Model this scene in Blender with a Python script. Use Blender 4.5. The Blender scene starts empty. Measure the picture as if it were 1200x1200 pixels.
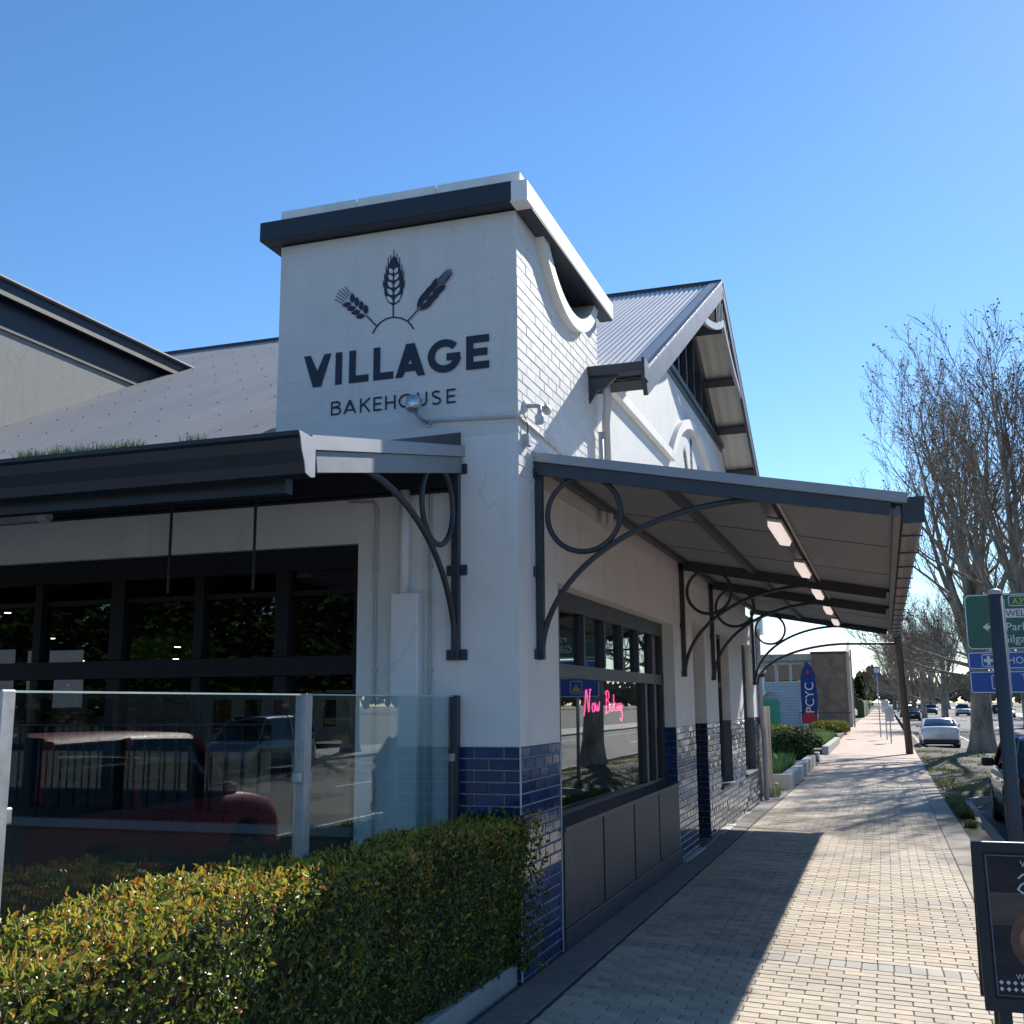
import bpy, math, random
from mathutils import Vector, Matrix, Euler
random.seed(7)
SC = bpy.context.scene
COL = SC.collection
R = math.radians

# ---------------------------------------------------------------- camera
CAM_LOC = Vector((2.576, -7.75, 1.95))
CAM_ROT = Euler((1.74644, 0.00771, 0.32806), 'XYZ')
cd = bpy.data.cameras.new('camera'); cam = bpy.data.objects.new('camera', cd); COL.objects.link(cam)
cam.location = CAM_LOC; cam.rotation_euler = CAM_ROT
cd.sensor_width = 36; cd.lens = 37.966; cd.clip_start = 0.05; cd.clip_end = 3000
SC.camera = cam
CM = CAM_ROT.to_matrix()
FPX = 1265.55
def ray(u, v): return (CM @ Vector((u-600, 600-v, -FPX))).normalized()
def hit(u, v, ax, val):                 # photo pixel (1200 px) -> point on the plane axis=val
    d = ray(u, v); return CAM_LOC + d*((val-CAM_LOC[ax])/d[ax])

# ---------------------------------------------------------------- sky and sun
SUN = Vector((0.42, 1.45, 1.0)).normalized()
w = bpy.data.worlds.new('World'); SC.world = w; w.use_nodes = True
nt = w.node_tree; nt.nodes.clear()
sky = nt.nodes.new('ShaderNodeTexSky'); sky.sky_type = 'NISHITA'; sky.sun_disc = False
sky.sun_elevation = math.asin(SUN.z); sky.sun_rotation = math.atan2(SUN.x, SUN.y)
sky.altitude = 250; sky.air_density = 1.0; sky.dust_density = 0.06; sky.ozone_density = 3.8
bg = nt.nodes.new('ShaderNodeBackground'); bg.inputs[1].default_value = 0.108
wo = nt.nodes.new('ShaderNodeOutputWorld')
hsv = nt.nodes.new('ShaderNodeHueSaturation'); hsv.inputs['Saturation'].default_value = 1.15
nt.links.new(sky.outputs[0], hsv.inputs['Color']); nt.links.new(hsv.outputs[0], bg.inputs[0]); nt.links.new(bg.outputs[0], wo.inputs[0])
sl = bpy.data.lights.new('sun', 'SUN'); sl.energy = 4.8; sl.angle = R(0.53); sl.color = (1.0, 0.95, 0.87)
so = bpy.data.objects.new('sun', sl); COL.objects.link(so)
so.rotation_euler = SUN.to_track_quat('Z', 'Y').to_euler(); so.location = (10, 30, 30)
SC.view_settings.view_transform = 'Standard'; SC.view_settings.look = 'None'
SC.view_settings.exposure = 0.75; SC.view_settings.gamma = 1
SC.view_settings.use_curve_mapping = False
SC.render.engine = 'CYCLES'

# ---------------------------------------------------------------- materials
MATS = {}
def mat(name, col, rough=0.6, var=0.12, scale=6.0, bump=0.0, bscale=60.0, metal=0.0, spec=0.5,
        col2=None, stretch=None, coat=0.0, emit=0.0, detail=6.0, wear=0.0):
    if name in MATS: return MATS[name]
    m = bpy.data.materials.new(name); m.use_nodes = True; MATS[name] = m
    n = m.node_tree.nodes; l = m.node_tree.links
    p = n['Principled BSDF']
    tc = n.new('ShaderNodeTexCoord'); mp = n.new('ShaderNodeMapping'); l.new(tc.outputs['Object'], mp.inputs[0])
    if stretch: mp.inputs['Scale'].default_value = stretch
    nz = n.new('ShaderNodeTexNoise'); nz.inputs['Scale'].default_value = scale; nz.inputs['Detail'].default_value = detail
    nz.inputs['Roughness'].default_value = 0.65
    l.new(mp.outputs[0], nz.inputs['Vector'])
    cr = n.new('ShaderNodeValToRGB'); l.new(nz.outputs['Fac'], cr.inputs[0])
    cr.color_ramp.elements[0].position = 0.3; cr.color_ramp.elements[1].position = 0.7
    a = [max(0, c*(1-var)) for c in col]; b = [min(1, c*(1+var)) for c in (col2 or col)]
    cr.color_ramp.elements[0].color = (*a, 1); cr.color_ramp.elements[1].color = (*b, 1)
    # slow tint per object so that neighbours differ a little
    oi = n.new('ShaderNodeObjectInfo'); hs = n.new('ShaderNodeHueSaturation')
    mr = n.new('ShaderNodeMapRange'); mr.inputs[3].default_value = 1-var*0.8; mr.inputs[4].default_value = 1+var*0.8
    l.new(oi.outputs['Random'], mr.inputs[0]); l.new(mr.outputs[0], hs.inputs['Value']); l.new(cr.outputs[0], hs.inputs['Color'])
    l.new(hs.outputs[0], p.inputs['Base Color'])
    rr = n.new('ShaderNodeMapRange'); rr.inputs[3].default_value = max(0.02, rough-0.08); rr.inputs[4].default_value = min(1, rough+0.1)
    l.new(nz.outputs['Fac'], rr.inputs[0]); l.new(rr.outputs[0], p.inputs['Roughness'])
    p.inputs['Metallic'].default_value = metal; p.inputs['Specular IOR Level'].default_value = spec
    p.inputs['Coat Weight'].default_value = coat; p.inputs['Coat Roughness'].default_value = 0.05
    if bump:
        n2 = n.new('ShaderNodeTexNoise'); n2.inputs['Scale'].default_value = bscale; n2.inputs['Detail'].default_value = 5
        l.new(mp.outputs[0], n2.inputs['Vector'])
        bp = n.new('ShaderNodeBump'); bp.inputs['Strength'].default_value = bump; bp.inputs['Distance'].default_value = 0.01
        l.new(n2.outputs['Fac'], bp.inputs['Height']); l.new(bp.outputs[0], p.inputs['Normal'])
    if emit:
        p.inputs['Emission Color'].default_value = (*col, 1); p.inputs['Emission Strength'].default_value = emit
    return m

def glass_mat(name, tint, f0=0.06, rough=0.0, tintmix=1.0):
    if name in MATS: return MATS[name]
    m = bpy.data.materials.new(name); m.use_nodes = True; MATS[name] = m
    n = m.node_tree.nodes; l = m.node_tree.links; n.remove(n['Principled BSDF'])
    out = n['Material Output']
    lw = n.new('ShaderNodeLayerWeight'); lw.inputs[0].default_value = 0.5
    pw = n.new('ShaderNodeMath'); pw.operation = 'POWER'; pw.inputs[1].default_value = 4.2; l.new(lw.outputs['Facing'], pw.inputs[0])
    ma = n.new('ShaderNodeMath'); ma.operation = 'MULTIPLY_ADD'; ma.inputs[1].default_value = 1-f0; ma.inputs[2].default_value = f0
    l.new(pw.outputs[0], ma.inputs[0])
    t = n.new('ShaderNodeBsdfTransparent'); t.inputs[0].default_value = (*tint, 1)
    g = n.new('ShaderNodeBsdfGlossy'); g.inputs['Roughness'].default_value = rough
    tc = n.new('ShaderNodeTexCoord'); nz = n.new('ShaderNodeTexNoise'); nz.inputs['Scale'].default_value = 0.9; nz.inputs['Detail'].default_value = 1
    l.new(tc.outputs['Object'], nz.inputs['Vector'])
    bp = n.new('ShaderNodeBump'); bp.inputs['Strength'].default_value = 0.02; bp.inputs['Distance'].default_value = 0.02
    l.new(nz.outputs['Fac'], bp.inputs['Height']); l.new(bp.outputs[0], g.inputs['Normal'])
    mx = n.new('ShaderNodeMixShader'); l.new(ma.outputs[0], mx.inputs[0]); l.new(t.outputs[0], mx.inputs[1]); l.new(g.outputs[0], mx.inputs[2])
    l.new(mx.outputs[0], out.inputs[0])
    return m

def leaf_mat(name, stops, rough=0.4, trans=0.25, spec=0.5):
    """leaf colours picked by the per-leaf attribute 'tone'"""
    if name in MATS: return MATS[name]
    m = bpy.data.materials.new(name); m.use_nodes = True; MATS[name] = m
    n = m.node_tree.nodes; l = m.node_tree.links; p = n['Principled BSDF']
    at = n.new('ShaderNodeAttribute'); at.attribute_name = 'tone'
    cr = n.new('ShaderNodeValToRGB'); l.new(at.outputs['Fac'], cr.inputs[0])
    e = cr.color_ramp.elements
    while len(e) < len(stops): e.new(0.5)
    for k, (ps, c) in enumerate(stops): e[k].position = ps; e[k].color = (*c, 1)
    l.new(cr.outputs[0], p.inputs['Base Color'])
    p.inputs['Roughness'].default_value = rough; p.inputs['Specular IOR Level'].default_value = spec
    out = n['Material Output']; tr = n.new('ShaderNodeBsdfTranslucent'); l.new(cr.outputs[0], tr.inputs[0])
    mx = n.new('ShaderNodeMixShader'); mx.inputs[0].default_value = trans
    l.new(p.outputs[0], mx.inputs[1]); l.new(tr.outputs[0], mx.inputs[2]); l.new(mx.outputs[0], out.inputs[0])
    return m

def brick_mat(name, c1, c2, mortar, bw, bh, ms=0.008, rough=0.8, bump=0.3, axes='XZ', offset=0.5, var=0.3):
    """brick pattern for surfaces too far away to tell the pieces apart (object coordinates, metres)"""
    if name in MATS: return MATS[name]
    m = bpy.data.materials.new(name); m.use_nodes = True; MATS[name] = m
    n = m.node_tree.nodes; l = m.node_tree.links; p = n['Principled BSDF']
    tc = n.new('ShaderNodeTexCoord'); sp = n.new('ShaderNodeSeparateXYZ'); cb = n.new('ShaderNodeCombineXYZ')
    l.new(tc.outputs['Object'], sp.inputs[0])
    l.new(sp.outputs[axes[0]], cb.inputs[0]); l.new(sp.outputs[axes[1]], cb.inputs[1])
    b = n.new('ShaderNodeTexBrick'); l.new(cb.outputs[0], b.inputs['Vector'])
    b.inputs['Color1'].default_value = (*c1, 1); b.inputs['Color2'].default_value = (*c2, 1); b.inputs['Mortar'].default_value = (*mortar, 1)
    b.inputs['Scale'].default_value = 1; b.inputs['Brick Width'].default_value = bw; b.inputs['Row Height'].default_value = bh
    b.inputs['Mortar Size'].default_value = ms; b.offset = offset
    nz = n.new('ShaderNodeTexNoise'); nz.inputs['Scale'].default_value = 1.3; nz.inputs['Detail'].default_value = 8; l.new(tc.outputs['Object'], nz.inputs['Vector'])
    mr = n.new('ShaderNodeMapRange'); mr.inputs[1].default_value = 0.3; mr.inputs[2].default_value = 0.7
    mr.inputs[3].default_value = 1-var; mr.inputs[4].default_value = 1+var*0.6; l.new(nz.outputs['Fac'], mr.inputs[0])
    hs = n.new('ShaderNodeHueSaturation'); l.new(mr.outputs[0], hs.inputs['Value']); l.new(b.outputs['Color'], hs.inputs['Color'])
    l.new(hs.outputs[0], p.inputs['Base Color']); p.inputs['Roughness'].default_value = rough
    bp = n.new('ShaderNodeBump'); bp.inputs['Strength'].default_value = bump; bp.inputs['Distance'].default_value = 0.006; bp.invert = True
    l.new(b.outputs['Fac'], bp.inputs['Height']); l.new(bp.outputs[0], p.inputs['Normal'])
    return m

def streak_mat(name, col, stain, rough=0.7, amount=0.35, scale=1.2, bump=0.15, crack=1.0):
    """painted render with faint vertical runs and blotches of dirt"""
    if name in MATS: return MATS[name]
    m = mat(name, col, rough, 0.05, 3.0, bump, 120)
    n = m.node_tree.nodes; l = m.node_tree.links; p = n['Principled BSDF']
    src = p.inputs['Base Color'].links[0].from_socket
    tc = n.new('ShaderNodeTexCoord'); mp = n.new('ShaderNodeMapping'); mp.inputs['Scale'].default_value = (3.0, 3.0, 0.22)
    l.new(tc.outputs['Object'], mp.inputs[0])
    nz = n.new('ShaderNodeTexNoise'); nz.inputs['Scale'].default_value = scale; nz.inputs['Detail'].default_value = 9; nz.inputs['Roughness'].default_value = 0.7
    l.new(mp.outputs[0], nz.inputs['Vector'])
    mr = n.new('ShaderNodeMapRange'); mr.inputs[1].default_value = 0.52; mr.inputs[2].default_value = 0.8; mr.inputs[4].default_value = amount
    l.new(nz.outputs['Fac'], mr.inputs[0])
    mx = n.new('ShaderNodeMixRGB'); l.new(mr.outputs[0], mx.inputs[0]); l.new(src, mx.inputs[1]); mx.inputs[2].default_value = (*stain, 1)
    # hairline cracks, only in places
    ge = n.new('ShaderNodeNewGeometry'); wp = n.new('ShaderNodeTexNoise'); wp.inputs['Scale'].default_value = 1.6; wp.inputs['Detail'].default_value = 6; l.new(ge.outputs['Position'], wp.inputs['Vector'])
    ad = n.new('ShaderNodeMixRGB'); ad.blend_type = 'ADD'; ad.inputs[0].default_value = 0.9; l.new(ge.outputs['Position'], ad.inputs[1]); l.new(wp.outputs['Color'], ad.inputs[2])
    vo = n.new('ShaderNodeTexVoronoi'); vo.feature = 'DISTANCE_TO_EDGE'; vo.inputs['Scale'].default_value = 0.55; l.new(ad.outputs[0], vo.inputs['Vector'])
    lt_ = n.new('ShaderNodeMapRange'); lt_.inputs[1].default_value = 0.0015; lt_.inputs[2].default_value = 0.005; lt_.inputs[3].default_value = 0.17*crack; lt_.inputs[4].default_value = 0.0
    l.new(vo.outputs['Distance'], lt_.inputs[0])
    ma = n.new('ShaderNodeMapRange'); ma.inputs[1].default_value = 0.5; ma.inputs[2].default_value = 0.6; l.new(wp.outputs['Fac'], ma.inputs[0])
    mu = n.new('ShaderNodeMath'); mu.operation = 'MULTIPLY'; l.new(lt_.outputs[0], mu.inputs[0]); l.new(ma.outputs[0], mu.inputs[1])
    m2 = n.new('ShaderNodeMixRGB'); l.new(mu.outputs[0], m2.inputs[0]); l.new(mx.outputs[0], m2.inputs[1]); m2.inputs[2].default_value = (*[c*.45 for c in stain], 1)
    l.new(m2.outputs[0], p.inputs['Base Color'])
    return m

M = dict(
 white=streak_mat('white_paint', (0.80, 0.79, 0.765), (0.42, 0.44, 0.40), 0.62, 0.5),
 brickw=streak_mat('painted_brick', (0.665, 0.66, 0.645), (0.44, 0.42, 0.39), 0.6, 0.38, 2.0, 0.25),
 navy=mat('navy_paint', (0.013, 0.018, 0.028), 0.45, 0.2, 4, 0.05, 90),
 ink=mat('sign_ink', (0.010, 0.018, 0.040), 0.55, 0.1, 8),
 steel=mat('charcoal_steel', (0.032, 0.040, 0.052), 0.42, 0.2, 5, 0.05, 120),
 shopdark=mat('storefront_paint', (0.005, 0.006, 0.010), 0.5, 0.2, 5, spec=.3),
 frame=mat('window_frame_paint', (0.036, 0.047, 0.062), 0.42, 0.15, 5, 0.04, 120),
 dado=streak_mat('dado_paint', (0.040, 0.047, 0.060), (0.085, 0.08, 0.075), 0.5, 0.5, 1.6, 0.08),
 roof=mat('roof_steel', (0.345, 0.335, 0.325), 0.6, 0.10, 1.3, 0.0, spec=.35, stretch=(1,.25,.25)),
 roofpale=mat('roof_pale', (0.56, 0.555, 0.55), 0.5, 0.08, 1.3, spec=.4, stretch=(1,.25,.25)),
 roofcap=mat('ridge_steel', (0.035, 0.04, 0.05), 0.45, 0.1),
 flash=mat('flashing_steel', (0.30, 0.31, 0.33), 0.42, 0.10, 3, metal=0.1),
 soffit=mat('soffit_sheet', (0.20, 0.215, 0.24), 0.6, 0.08, 1.5, 0.04, 50),
 cream=mat('cream_sheet', (0.62, 0.60, 0.53), 0.6, 0.08, 1.5),
 galv=mat('galvanised', (0.40, 0.41, 0.42), 0.42, 0.2, 9, 0.05, 80, metal=0.6),
 greypipe=mat('grey_pipe', (0.48, 0.48, 0.48), 0.5, 0.1),
 greysill=mat('grey_sill', (0.16, 0.165, 0.175), 0.6, 0.1),
 grout=mat('grout', (0.33, 0.35, 0.39), 0.85, 0.15, 30),
 glaze=mat('glazed_blue', (0.009, 0.038, 0.122), 0.07, 0.30, 9, 0.05, 16, spec=0.45),
 groutdark=mat('grout_dark', (0.13, 0.14, 0.16), 0.85, 0.2, 30),
 glazefar=mat('glazed_blue_far', (0.018, 0.032, 0.075), 0.13, 0.4, 6, 0.12, 25, spec=0.6, coat=0.6),
 plinth=streak_mat('plinth_paint', (0.46, 0.455, 0.435), (0.30, 0.28, 0.25), 0.7, 0.6, 3.0),
 concrete=streak_mat('concrete', (0.36, 0.35, 0.33), (0.20, 0.19, 0.17), 0.85, 0.6, 4.0, 0.4),
 kerbc=streak_mat('kerb_concrete', (0.31, 0.27, 0.22), (0.22, 0.20, 0.18), 0.85, 0.6, 5.0, 0.4),
 sand=mat('joint_sand', (0.06, 0.05, 0.04), 0.95, 0.3, 40, 0.4, 300),
 paver=mat('clay_paver', (0.47, 0.385, 0.285), 0.82, 0.17, 9, 0.3, 160, col2=(0.50, 0.43, 0.335)),
 paverg=mat('grey_paver', (0.37, 0.345, 0.31), 0.85, 0.14, 12, 0.25, 160),
 asphalt=mat('asphalt', (0.085, 0.083, 0.082), 0.85, 0.25, 2.5, 0.5, 250),
 line=mat('road_paint', (0.66, 0.66, 0.63), 0.7, 0.2, 9),
 dirt=mat('dirt', (0.042, 0.034, 0.026), 0.95, 0.45, 5, 0.8, 45, col2=(0.085, 0.068, 0.05)),
 ground=mat('ground_earth', (0.12, 0.115, 0.08), 0.95, 0.35, 0.6, 0.5, 20),
 stucco=streak_mat('grey_stucco', (0.30, 0.30, 0.285), (0.18, 0.18, 0.17), 0.9, 0.6, 1.5, 0.8),
 pane=glass_mat('shop_glass', (0.72, 0.76, 0.78), 0.07),
 paneside=glass_mat('storefront_glass', (0.62, 0.66, 0.70), 0.05),
 fence=glass_mat('balustrade_glass', (0.80, 0.90, 0.90), 0.05),
 glassedge=mat('glass_edge', (0.42, 0.52, 0.50), 0.15, 0.1),
 carglass=glass_mat('car_glass', (0.05, 0.06, 0.065), 0.10),
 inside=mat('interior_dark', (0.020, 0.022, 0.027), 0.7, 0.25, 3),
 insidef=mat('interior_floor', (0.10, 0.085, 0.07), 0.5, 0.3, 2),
 tyre=mat('tyre', (0.016, 0.016, 0.017), 0.8, 0.2, 20, 0.2, 90),
 rim=mat('alloy', (0.35, 0.36, 0.37), 0.32, 0.15, 8, metal=0.8),
 blackp=mat('black_plastic', (0.014, 0.015, 0.017), 0.5, 0.2, 8),
 redlamp=mat('tail_lamp', (0.35, 0.012, 0.015), 0.15, 0.1, coat=0.8),
 clearlamp=mat('head_lamp', (0.6, 0.62, 0.64), 0.1, 0.1, coat=0.8),
 plate=mat('number_plate', (0.55, 0.53, 0.35), 0.4, 0.1),
 chrome=mat('chrome', (0.6, 0.6, 0.6), 0.15, 0.05, metal=1.0),
 bark=mat('plane_bark', (0.15, 0.132, 0.108), 0.9, 0.4, 2.2, 0.9, 16, col2=(0.28, 0.25, 0.205), stretch=(1, 1, 0.45)),
 twig=mat('twig_bark', (0.235, 0.18, 0.135), 0.9, 0.3, 4),
 timber=mat('weathered_timber', (0.085, 0.068, 0.055), 0.9, 0.3, 6, 0.5, 25, stretch=(1, 1, 0.08)),
 timberpale=mat('pale_timber', (0.34, 0.30, 0.25), 0.9, 0.25, 6, 0.4, 25, stretch=(1, 1, 0.08)),
 signgreen=mat('sign_green', (0.008, 0.085, 0.055), 0.35, 0.08, 3),
 signblue=mat('sign_blue', (0.010, 0.065, 0.33), 0.35, 0.08, 3),
 signwhite=mat('sign_white', (0.62, 0.64, 0.64), 0.4, 0.06, 6),
 signyellow=mat('sign_yellow', (0.62, 0.47, 0.06), 0.4, 0.06, 6),
)

def ground_wear(m, lo=0.72, spots=True):
    """stains and old gum spots laid over a walked surface, in world position so that they run across the pieces"""
    n = m.node_tree.nodes; l = m.node_tree.links; p = n['Principled BSDF']; src = p.inputs['Base Color'].links[0].from_socket
    ge = n.new('ShaderNodeNewGeometry'); nz = n.new('ShaderNodeTexNoise'); nz.inputs['Scale'].default_value = 0.8; nz.inputs['Detail'].default_value = 9; nz.inputs['Roughness'].default_value = 0.7
    l.new(ge.outputs['Position'], nz.inputs['Vector'])
    mr = n.new('ShaderNodeMapRange'); mr.inputs[1].default_value = 0.36; mr.inputs[2].default_value = 0.62; mr.inputs[3].default_value = lo; mr.inputs[4].default_value = 1.05; l.new(nz.outputs['Fac'], mr.inputs[0])
    hs = n.new('ShaderNodeHueSaturation'); l.new(mr.outputs[0], hs.inputs['Value']); l.new(src, hs.inputs['Color']); out = hs.outputs[0]
    if spots:
        vo = n.new('ShaderNodeTexVoronoi'); vo.inputs['Scale'].default_value = 2.6; l.new(ge.outputs['Position'], vo.inputs['Vector'])
        r2 = n.new('ShaderNodeMapRange'); r2.inputs[1].default_value = 0.035; r2.inputs[2].default_value = 0.05; r2.inputs[3].default_value = 0.55; r2.inputs[4].default_value = 0.0; l.new(vo.outputs['Distance'], r2.inputs[0])
        mx = n.new('ShaderNodeMixRGB'); l.new(r2.outputs[0], mx.inputs[0]); l.new(out, mx.inputs[1]); mx.inputs[2].default_value = (0.09, 0.085, 0.08, 1); out = mx.outputs[0]
    l.new(out, p.inputs['Base Color']); return m
for k_ in ('paver', 'paverg', 'kerbc', 'asphalt'): ground_wear(M[k_], 0.78 if k_ != 'asphalt' else 0.7, k_ != 'asphalt')

# ---------------------------------------------------------------- mesh builder
class MB:
    def __init__(s): s.v = []; s.f = []; s.mi = []; s.tone = []; s.nstroke = 0
    def add(s, vs, fs, m=0):
        o = len(s.v); s.v += [tuple(v) for v in vs]; s.f += [tuple(i+o for i in f) for f in fs]; s.mi += [m]*len(fs); return s
    def box(s, x0, x1, y0, y1, z0, z1, m=0):
        return s.add([(x0,y0,z0),(x1,y0,z0),(x1,y1,z0),(x0,y1,z0),(x0,y0,z1),(x1,y0,z1),(x1,y1,z1),(x0,y1,z1)],
                     [(3,2,1,0),(4,5,6,7),(0,1,5,4),(1,2,6,5),(2,3,7,6),(3,0,4,7)], m)
    def cbox(s, x0, x1, y0, y1, z0, z1, b=0.005, m=0):     # box with chamfered edges, 44 triangles
        b = min(b, abs(x1-x0)*.45, abs(y1-y0)*.45, abs(z1-z0)*.45)
        lo = (x0,y0,z0); hi = (x1,y1,z1); vs = []; idx = {}
        for c in [(i,j,k) for i in (0,1) for j in (0,1) for k in (0,1)]:
            for ax in range(3):
                p = []
                for a in range(3):
                    base = hi[a] if c[a] else lo[a]
                    p.append(base if a == ax else base + (-b if c[a] else b))
                idx[(c,ax)] = len(vs); vs.append(p)
        fs = []
        def fix(f, n):
            A,B,C = [Vector(vs[i]) for i in f[:3]]
            return f if (B-A).cross(C-A).dot(n) > 0 else tuple(reversed(f))
        for ax in range(3):
            o = [a for a in range(3) if a != ax]
            for sd in (0,1):
                q = []
                for (i,j) in ((0,0),(1,0),(1,1),(0,1)):
                    c = [0,0,0]; c[ax] = sd; c[o[0]] = i; c[o[1]] = j; q.append(idx[(tuple(c),ax)])
                n = Vector((0,0,0)); n[ax] = 1 if sd else -1; fs.append(fix(tuple(q), n))
        for ax in range(3):                                 # edges running along ax
            o = [a for a in range(3) if a != ax]
            for i in (0,1):
                for j in (0,1):
                    c0 = [0,0,0]; c1 = [0,0,0]
                    for c in (c0,c1): c[o[0]] = i; c[o[1]] = j
                    c1[ax] = 1
                    q = (idx[(tuple(c0),o[0])], idx[(tuple(c1),o[0])], idx[(tuple(c1),o[1])], idx[(tuple(c0),o[1])])
                    n = Vector((0,0,0)); n[o[0]] = 1 if i else -1; n[o[1]] = 1 if j else -1; fs.append(fix(q, n))
        for c in [(i,j,k) for i in (0,1) for j in (0,1) for k in (0,1)]:
            n = Vector([1 if t else -1 for t in c]); fs.append(fix((idx[(c,0)],idx[(c,1)],idx[(c,2)]), n))
        return s.add(vs, fs, m)
    def prism(s, pts, ax, a, b, m=0):                       # polygon (2-D, the two other axes in order) extruded along ax
        n = len(pts); o = [k for k in range(3) if k != ax]; vs = []
        for val in (a, b):
            for p in pts:
                q = [0,0,0]; q[ax] = val; q[o[0]] = p[0]; q[o[1]] = p[1]; vs.append(q)
        fs = [tuple(range(n)), tuple(range(2*n-1, n-1, -1))]
        fs += [((i+1)%n, i, n+i, n+(i+1)%n) for i in range(n)]
        A = sum(pts[i][0]*pts[(i+1)%n][1]-pts[(i+1)%n][0]*pts[i][1] for i in range(n))
        flip = (A > 0) ^ (ax == 1) ^ (a > b)
        if flip: fs = [tuple(reversed(f)) for f in fs]
        return s.add(vs, fs, m)
    def beam(s, p, q, w, h, up=(0,0,1), m=0):               # rectangular bar from p to q
        p = Vector(p); q = Vector(q); d = (q-p).normalized(); r = d.cross(Vector(up))
        if r.length < 1e-6: r = Vector((1,0,0))
        r.normalize(); u = r.cross(d).normalized(); vs = []
        for e in (p, q):
            for (i,j) in ((-1,-1),(1,-1),(1,1),(-1,1)): vs.append(e + r*(i*w/2) + u*(j*h/2))
        return s.add(vs, [(0,1,2,3)[::-1],(4,5,6,7),(0,1,5,4),(1,2,6,5),(2,3,7,6),(3,0,4,7)][0:6], m)
    def tube(s, path, rad, n=8, closed=False, cap=True, m=0):
        P = [Vector(p) for p in path]; k = len(P); rs = rad if isinstance(rad, (list,tuple)) else [rad]*k
        vs = []; prev = None
        for i in range(k):
            if closed: t = P[(i+1)%k]-P[i-1]
            else: t = P[min(i+1,k-1)]-P[max(i-1,0)]
            if t.length < 1e-9: t = Vector((0,0,1))
            t.normalize()
            if prev is None:
                a = Vector((0,0,1)) if abs(t.z) < .9 else Vector((1,0,0)); u = t.cross(a).normalized()
            else:
                u = prev - t*prev.dot(t)
                if u.length < 1e-6: u = t.orthogonal()
                u.normalize()
            prev = u; w_ = t.cross(u)
            for j in range(n):
                an = 2*math.pi*j/n; vs.append(P[i] + (u*math.cos(an)+w_*math.sin(an))*rs[i])
        fs = []
        for i in range(k if closed else k-1):
            i2 = (i+1)%k
            for j in range(n): fs.append((i*n+j, i*n+(j+1)%n, i2*n+(j+1)%n, i2*n+j))
        if cap and not closed: fs += [tuple(range(n-1,-1,-1)), tuple(range((k-1)*n, k*n))]
        return s.add(vs, fs, m)
    def lathe(s, prof, c, n=16, axis='z', m=0):             # prof: (radius, height)
        vs = []
        for r_, h in prof:
            for j in range(n):
                a = 2*math.pi*j/n; x, y = r_*math.cos(a), r_*math.sin(a)
                vs.append({'z': (c[0]+x, c[1]+y, c[2]+h), 'y': (c[0]+x, c[1]+h, c[2]-y), 'x': (c[0]+h, c[1]+x, c[2]+y)}[axis])
        fs = []; k = len(prof)
        for i in range(k-1):
            for j in range(n): fs.append((i*n+j, i*n+(j+1)%n, (i+1)*n+(j+1)%n, (i+1)*n+j))
        fs += [tuple(range(n-1,-1,-1)), tuple(range((k-1)*n, k*n))]
        return s.add(vs, fs, m)
    def quad(s, a, b, c, d, m=0): return s.add([a,b,c,d], [(0,1,2,3)], m)
    def mesh(s, name, mats, smooth=False):
        me = bpy.data.meshes.new(name); me.from_pydata(s.v, [], s.f)
        for mm in (mats if isinstance(mats, (list,tuple)) else [mats]): me.materials.append(M[mm] if isinstance(mm, str) else mm)
        if any(s.mi): me.polygons.foreach_set('material_index', s.mi)
        if s.tone:
            at = me.attributes.new('tone', 'FLOAT', 'FACE'); at.data.foreach_set('value', s.tone)
        if smooth: me.polygons.foreach_set('use_smooth', [True]*len(me.polygons))
        me.update(); return me
    def build(s, name, mats, parent=None, smooth=False, loc=None):
        o = bpy.data.objects.new(name, s.mesh(name, mats, smooth)); COL.objects.link(o)
        if parent: o.parent = parent
        if loc: o.location = loc
        return o

def inst(name, me, parent=None, loc=(0,0,0), rot=(0,0,0), scale=None):
    o = bpy.data.objects.new(name, me); COL.objects.link(o); o.location = loc; o.rotation_euler = rot
    if parent: o.parent = parent
    if scale: o.scale = scale
    return o
def tag(o, label, cat, group=None):
    o['label'] = label; o['category'] = cat
    if group: o['group'] = group
    return o
def struct(o): o['kind'] = 'structure'; return o
def stuff(o): o['kind'] = 'stuff'; return o
def thing(name, label, cat, loc=(0,0,0), rz=0.0, group=None):
    o = bpy.data.objects.new(name, None); COL.objects.link(o); o.location = loc; o.rotation_euler = (0,0,rz); o.empty_display_size = 0.2
    return tag(o, label, cat, group)
def copy_tree(o, parent=None):
    c = o.copy(); COL.objects.link(c); c.parent = parent
    for ch in list(o.children): copy_tree(ch, c)
    return c

def corrugate(mb, o, across, along, width, length, pitch=0.076, amp=0.009, seg=4, m=0):
    """corrugated sheet: o corner, across = direction of the waves, along = direction of the ribs"""
    o = Vector(o); across = Vector(across).normalized(); along = Vector(along).normalized(); nrm = across.cross(along).normalized()
    if nrm.z < 0: nrm = -nrm
    k = int(width/pitch*seg); vs = []
    for i in range(k+1):
        t = width*i/k; h = amp*math.sin(2*math.pi*t/pitch)
        p = o + across*t + nrm*h; vs += [p, p + along*length]
    return mb.add(vs, [(2*i, 2*i+2, 2*i+3, 2*i+1) for i in range(k)], m)

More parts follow.
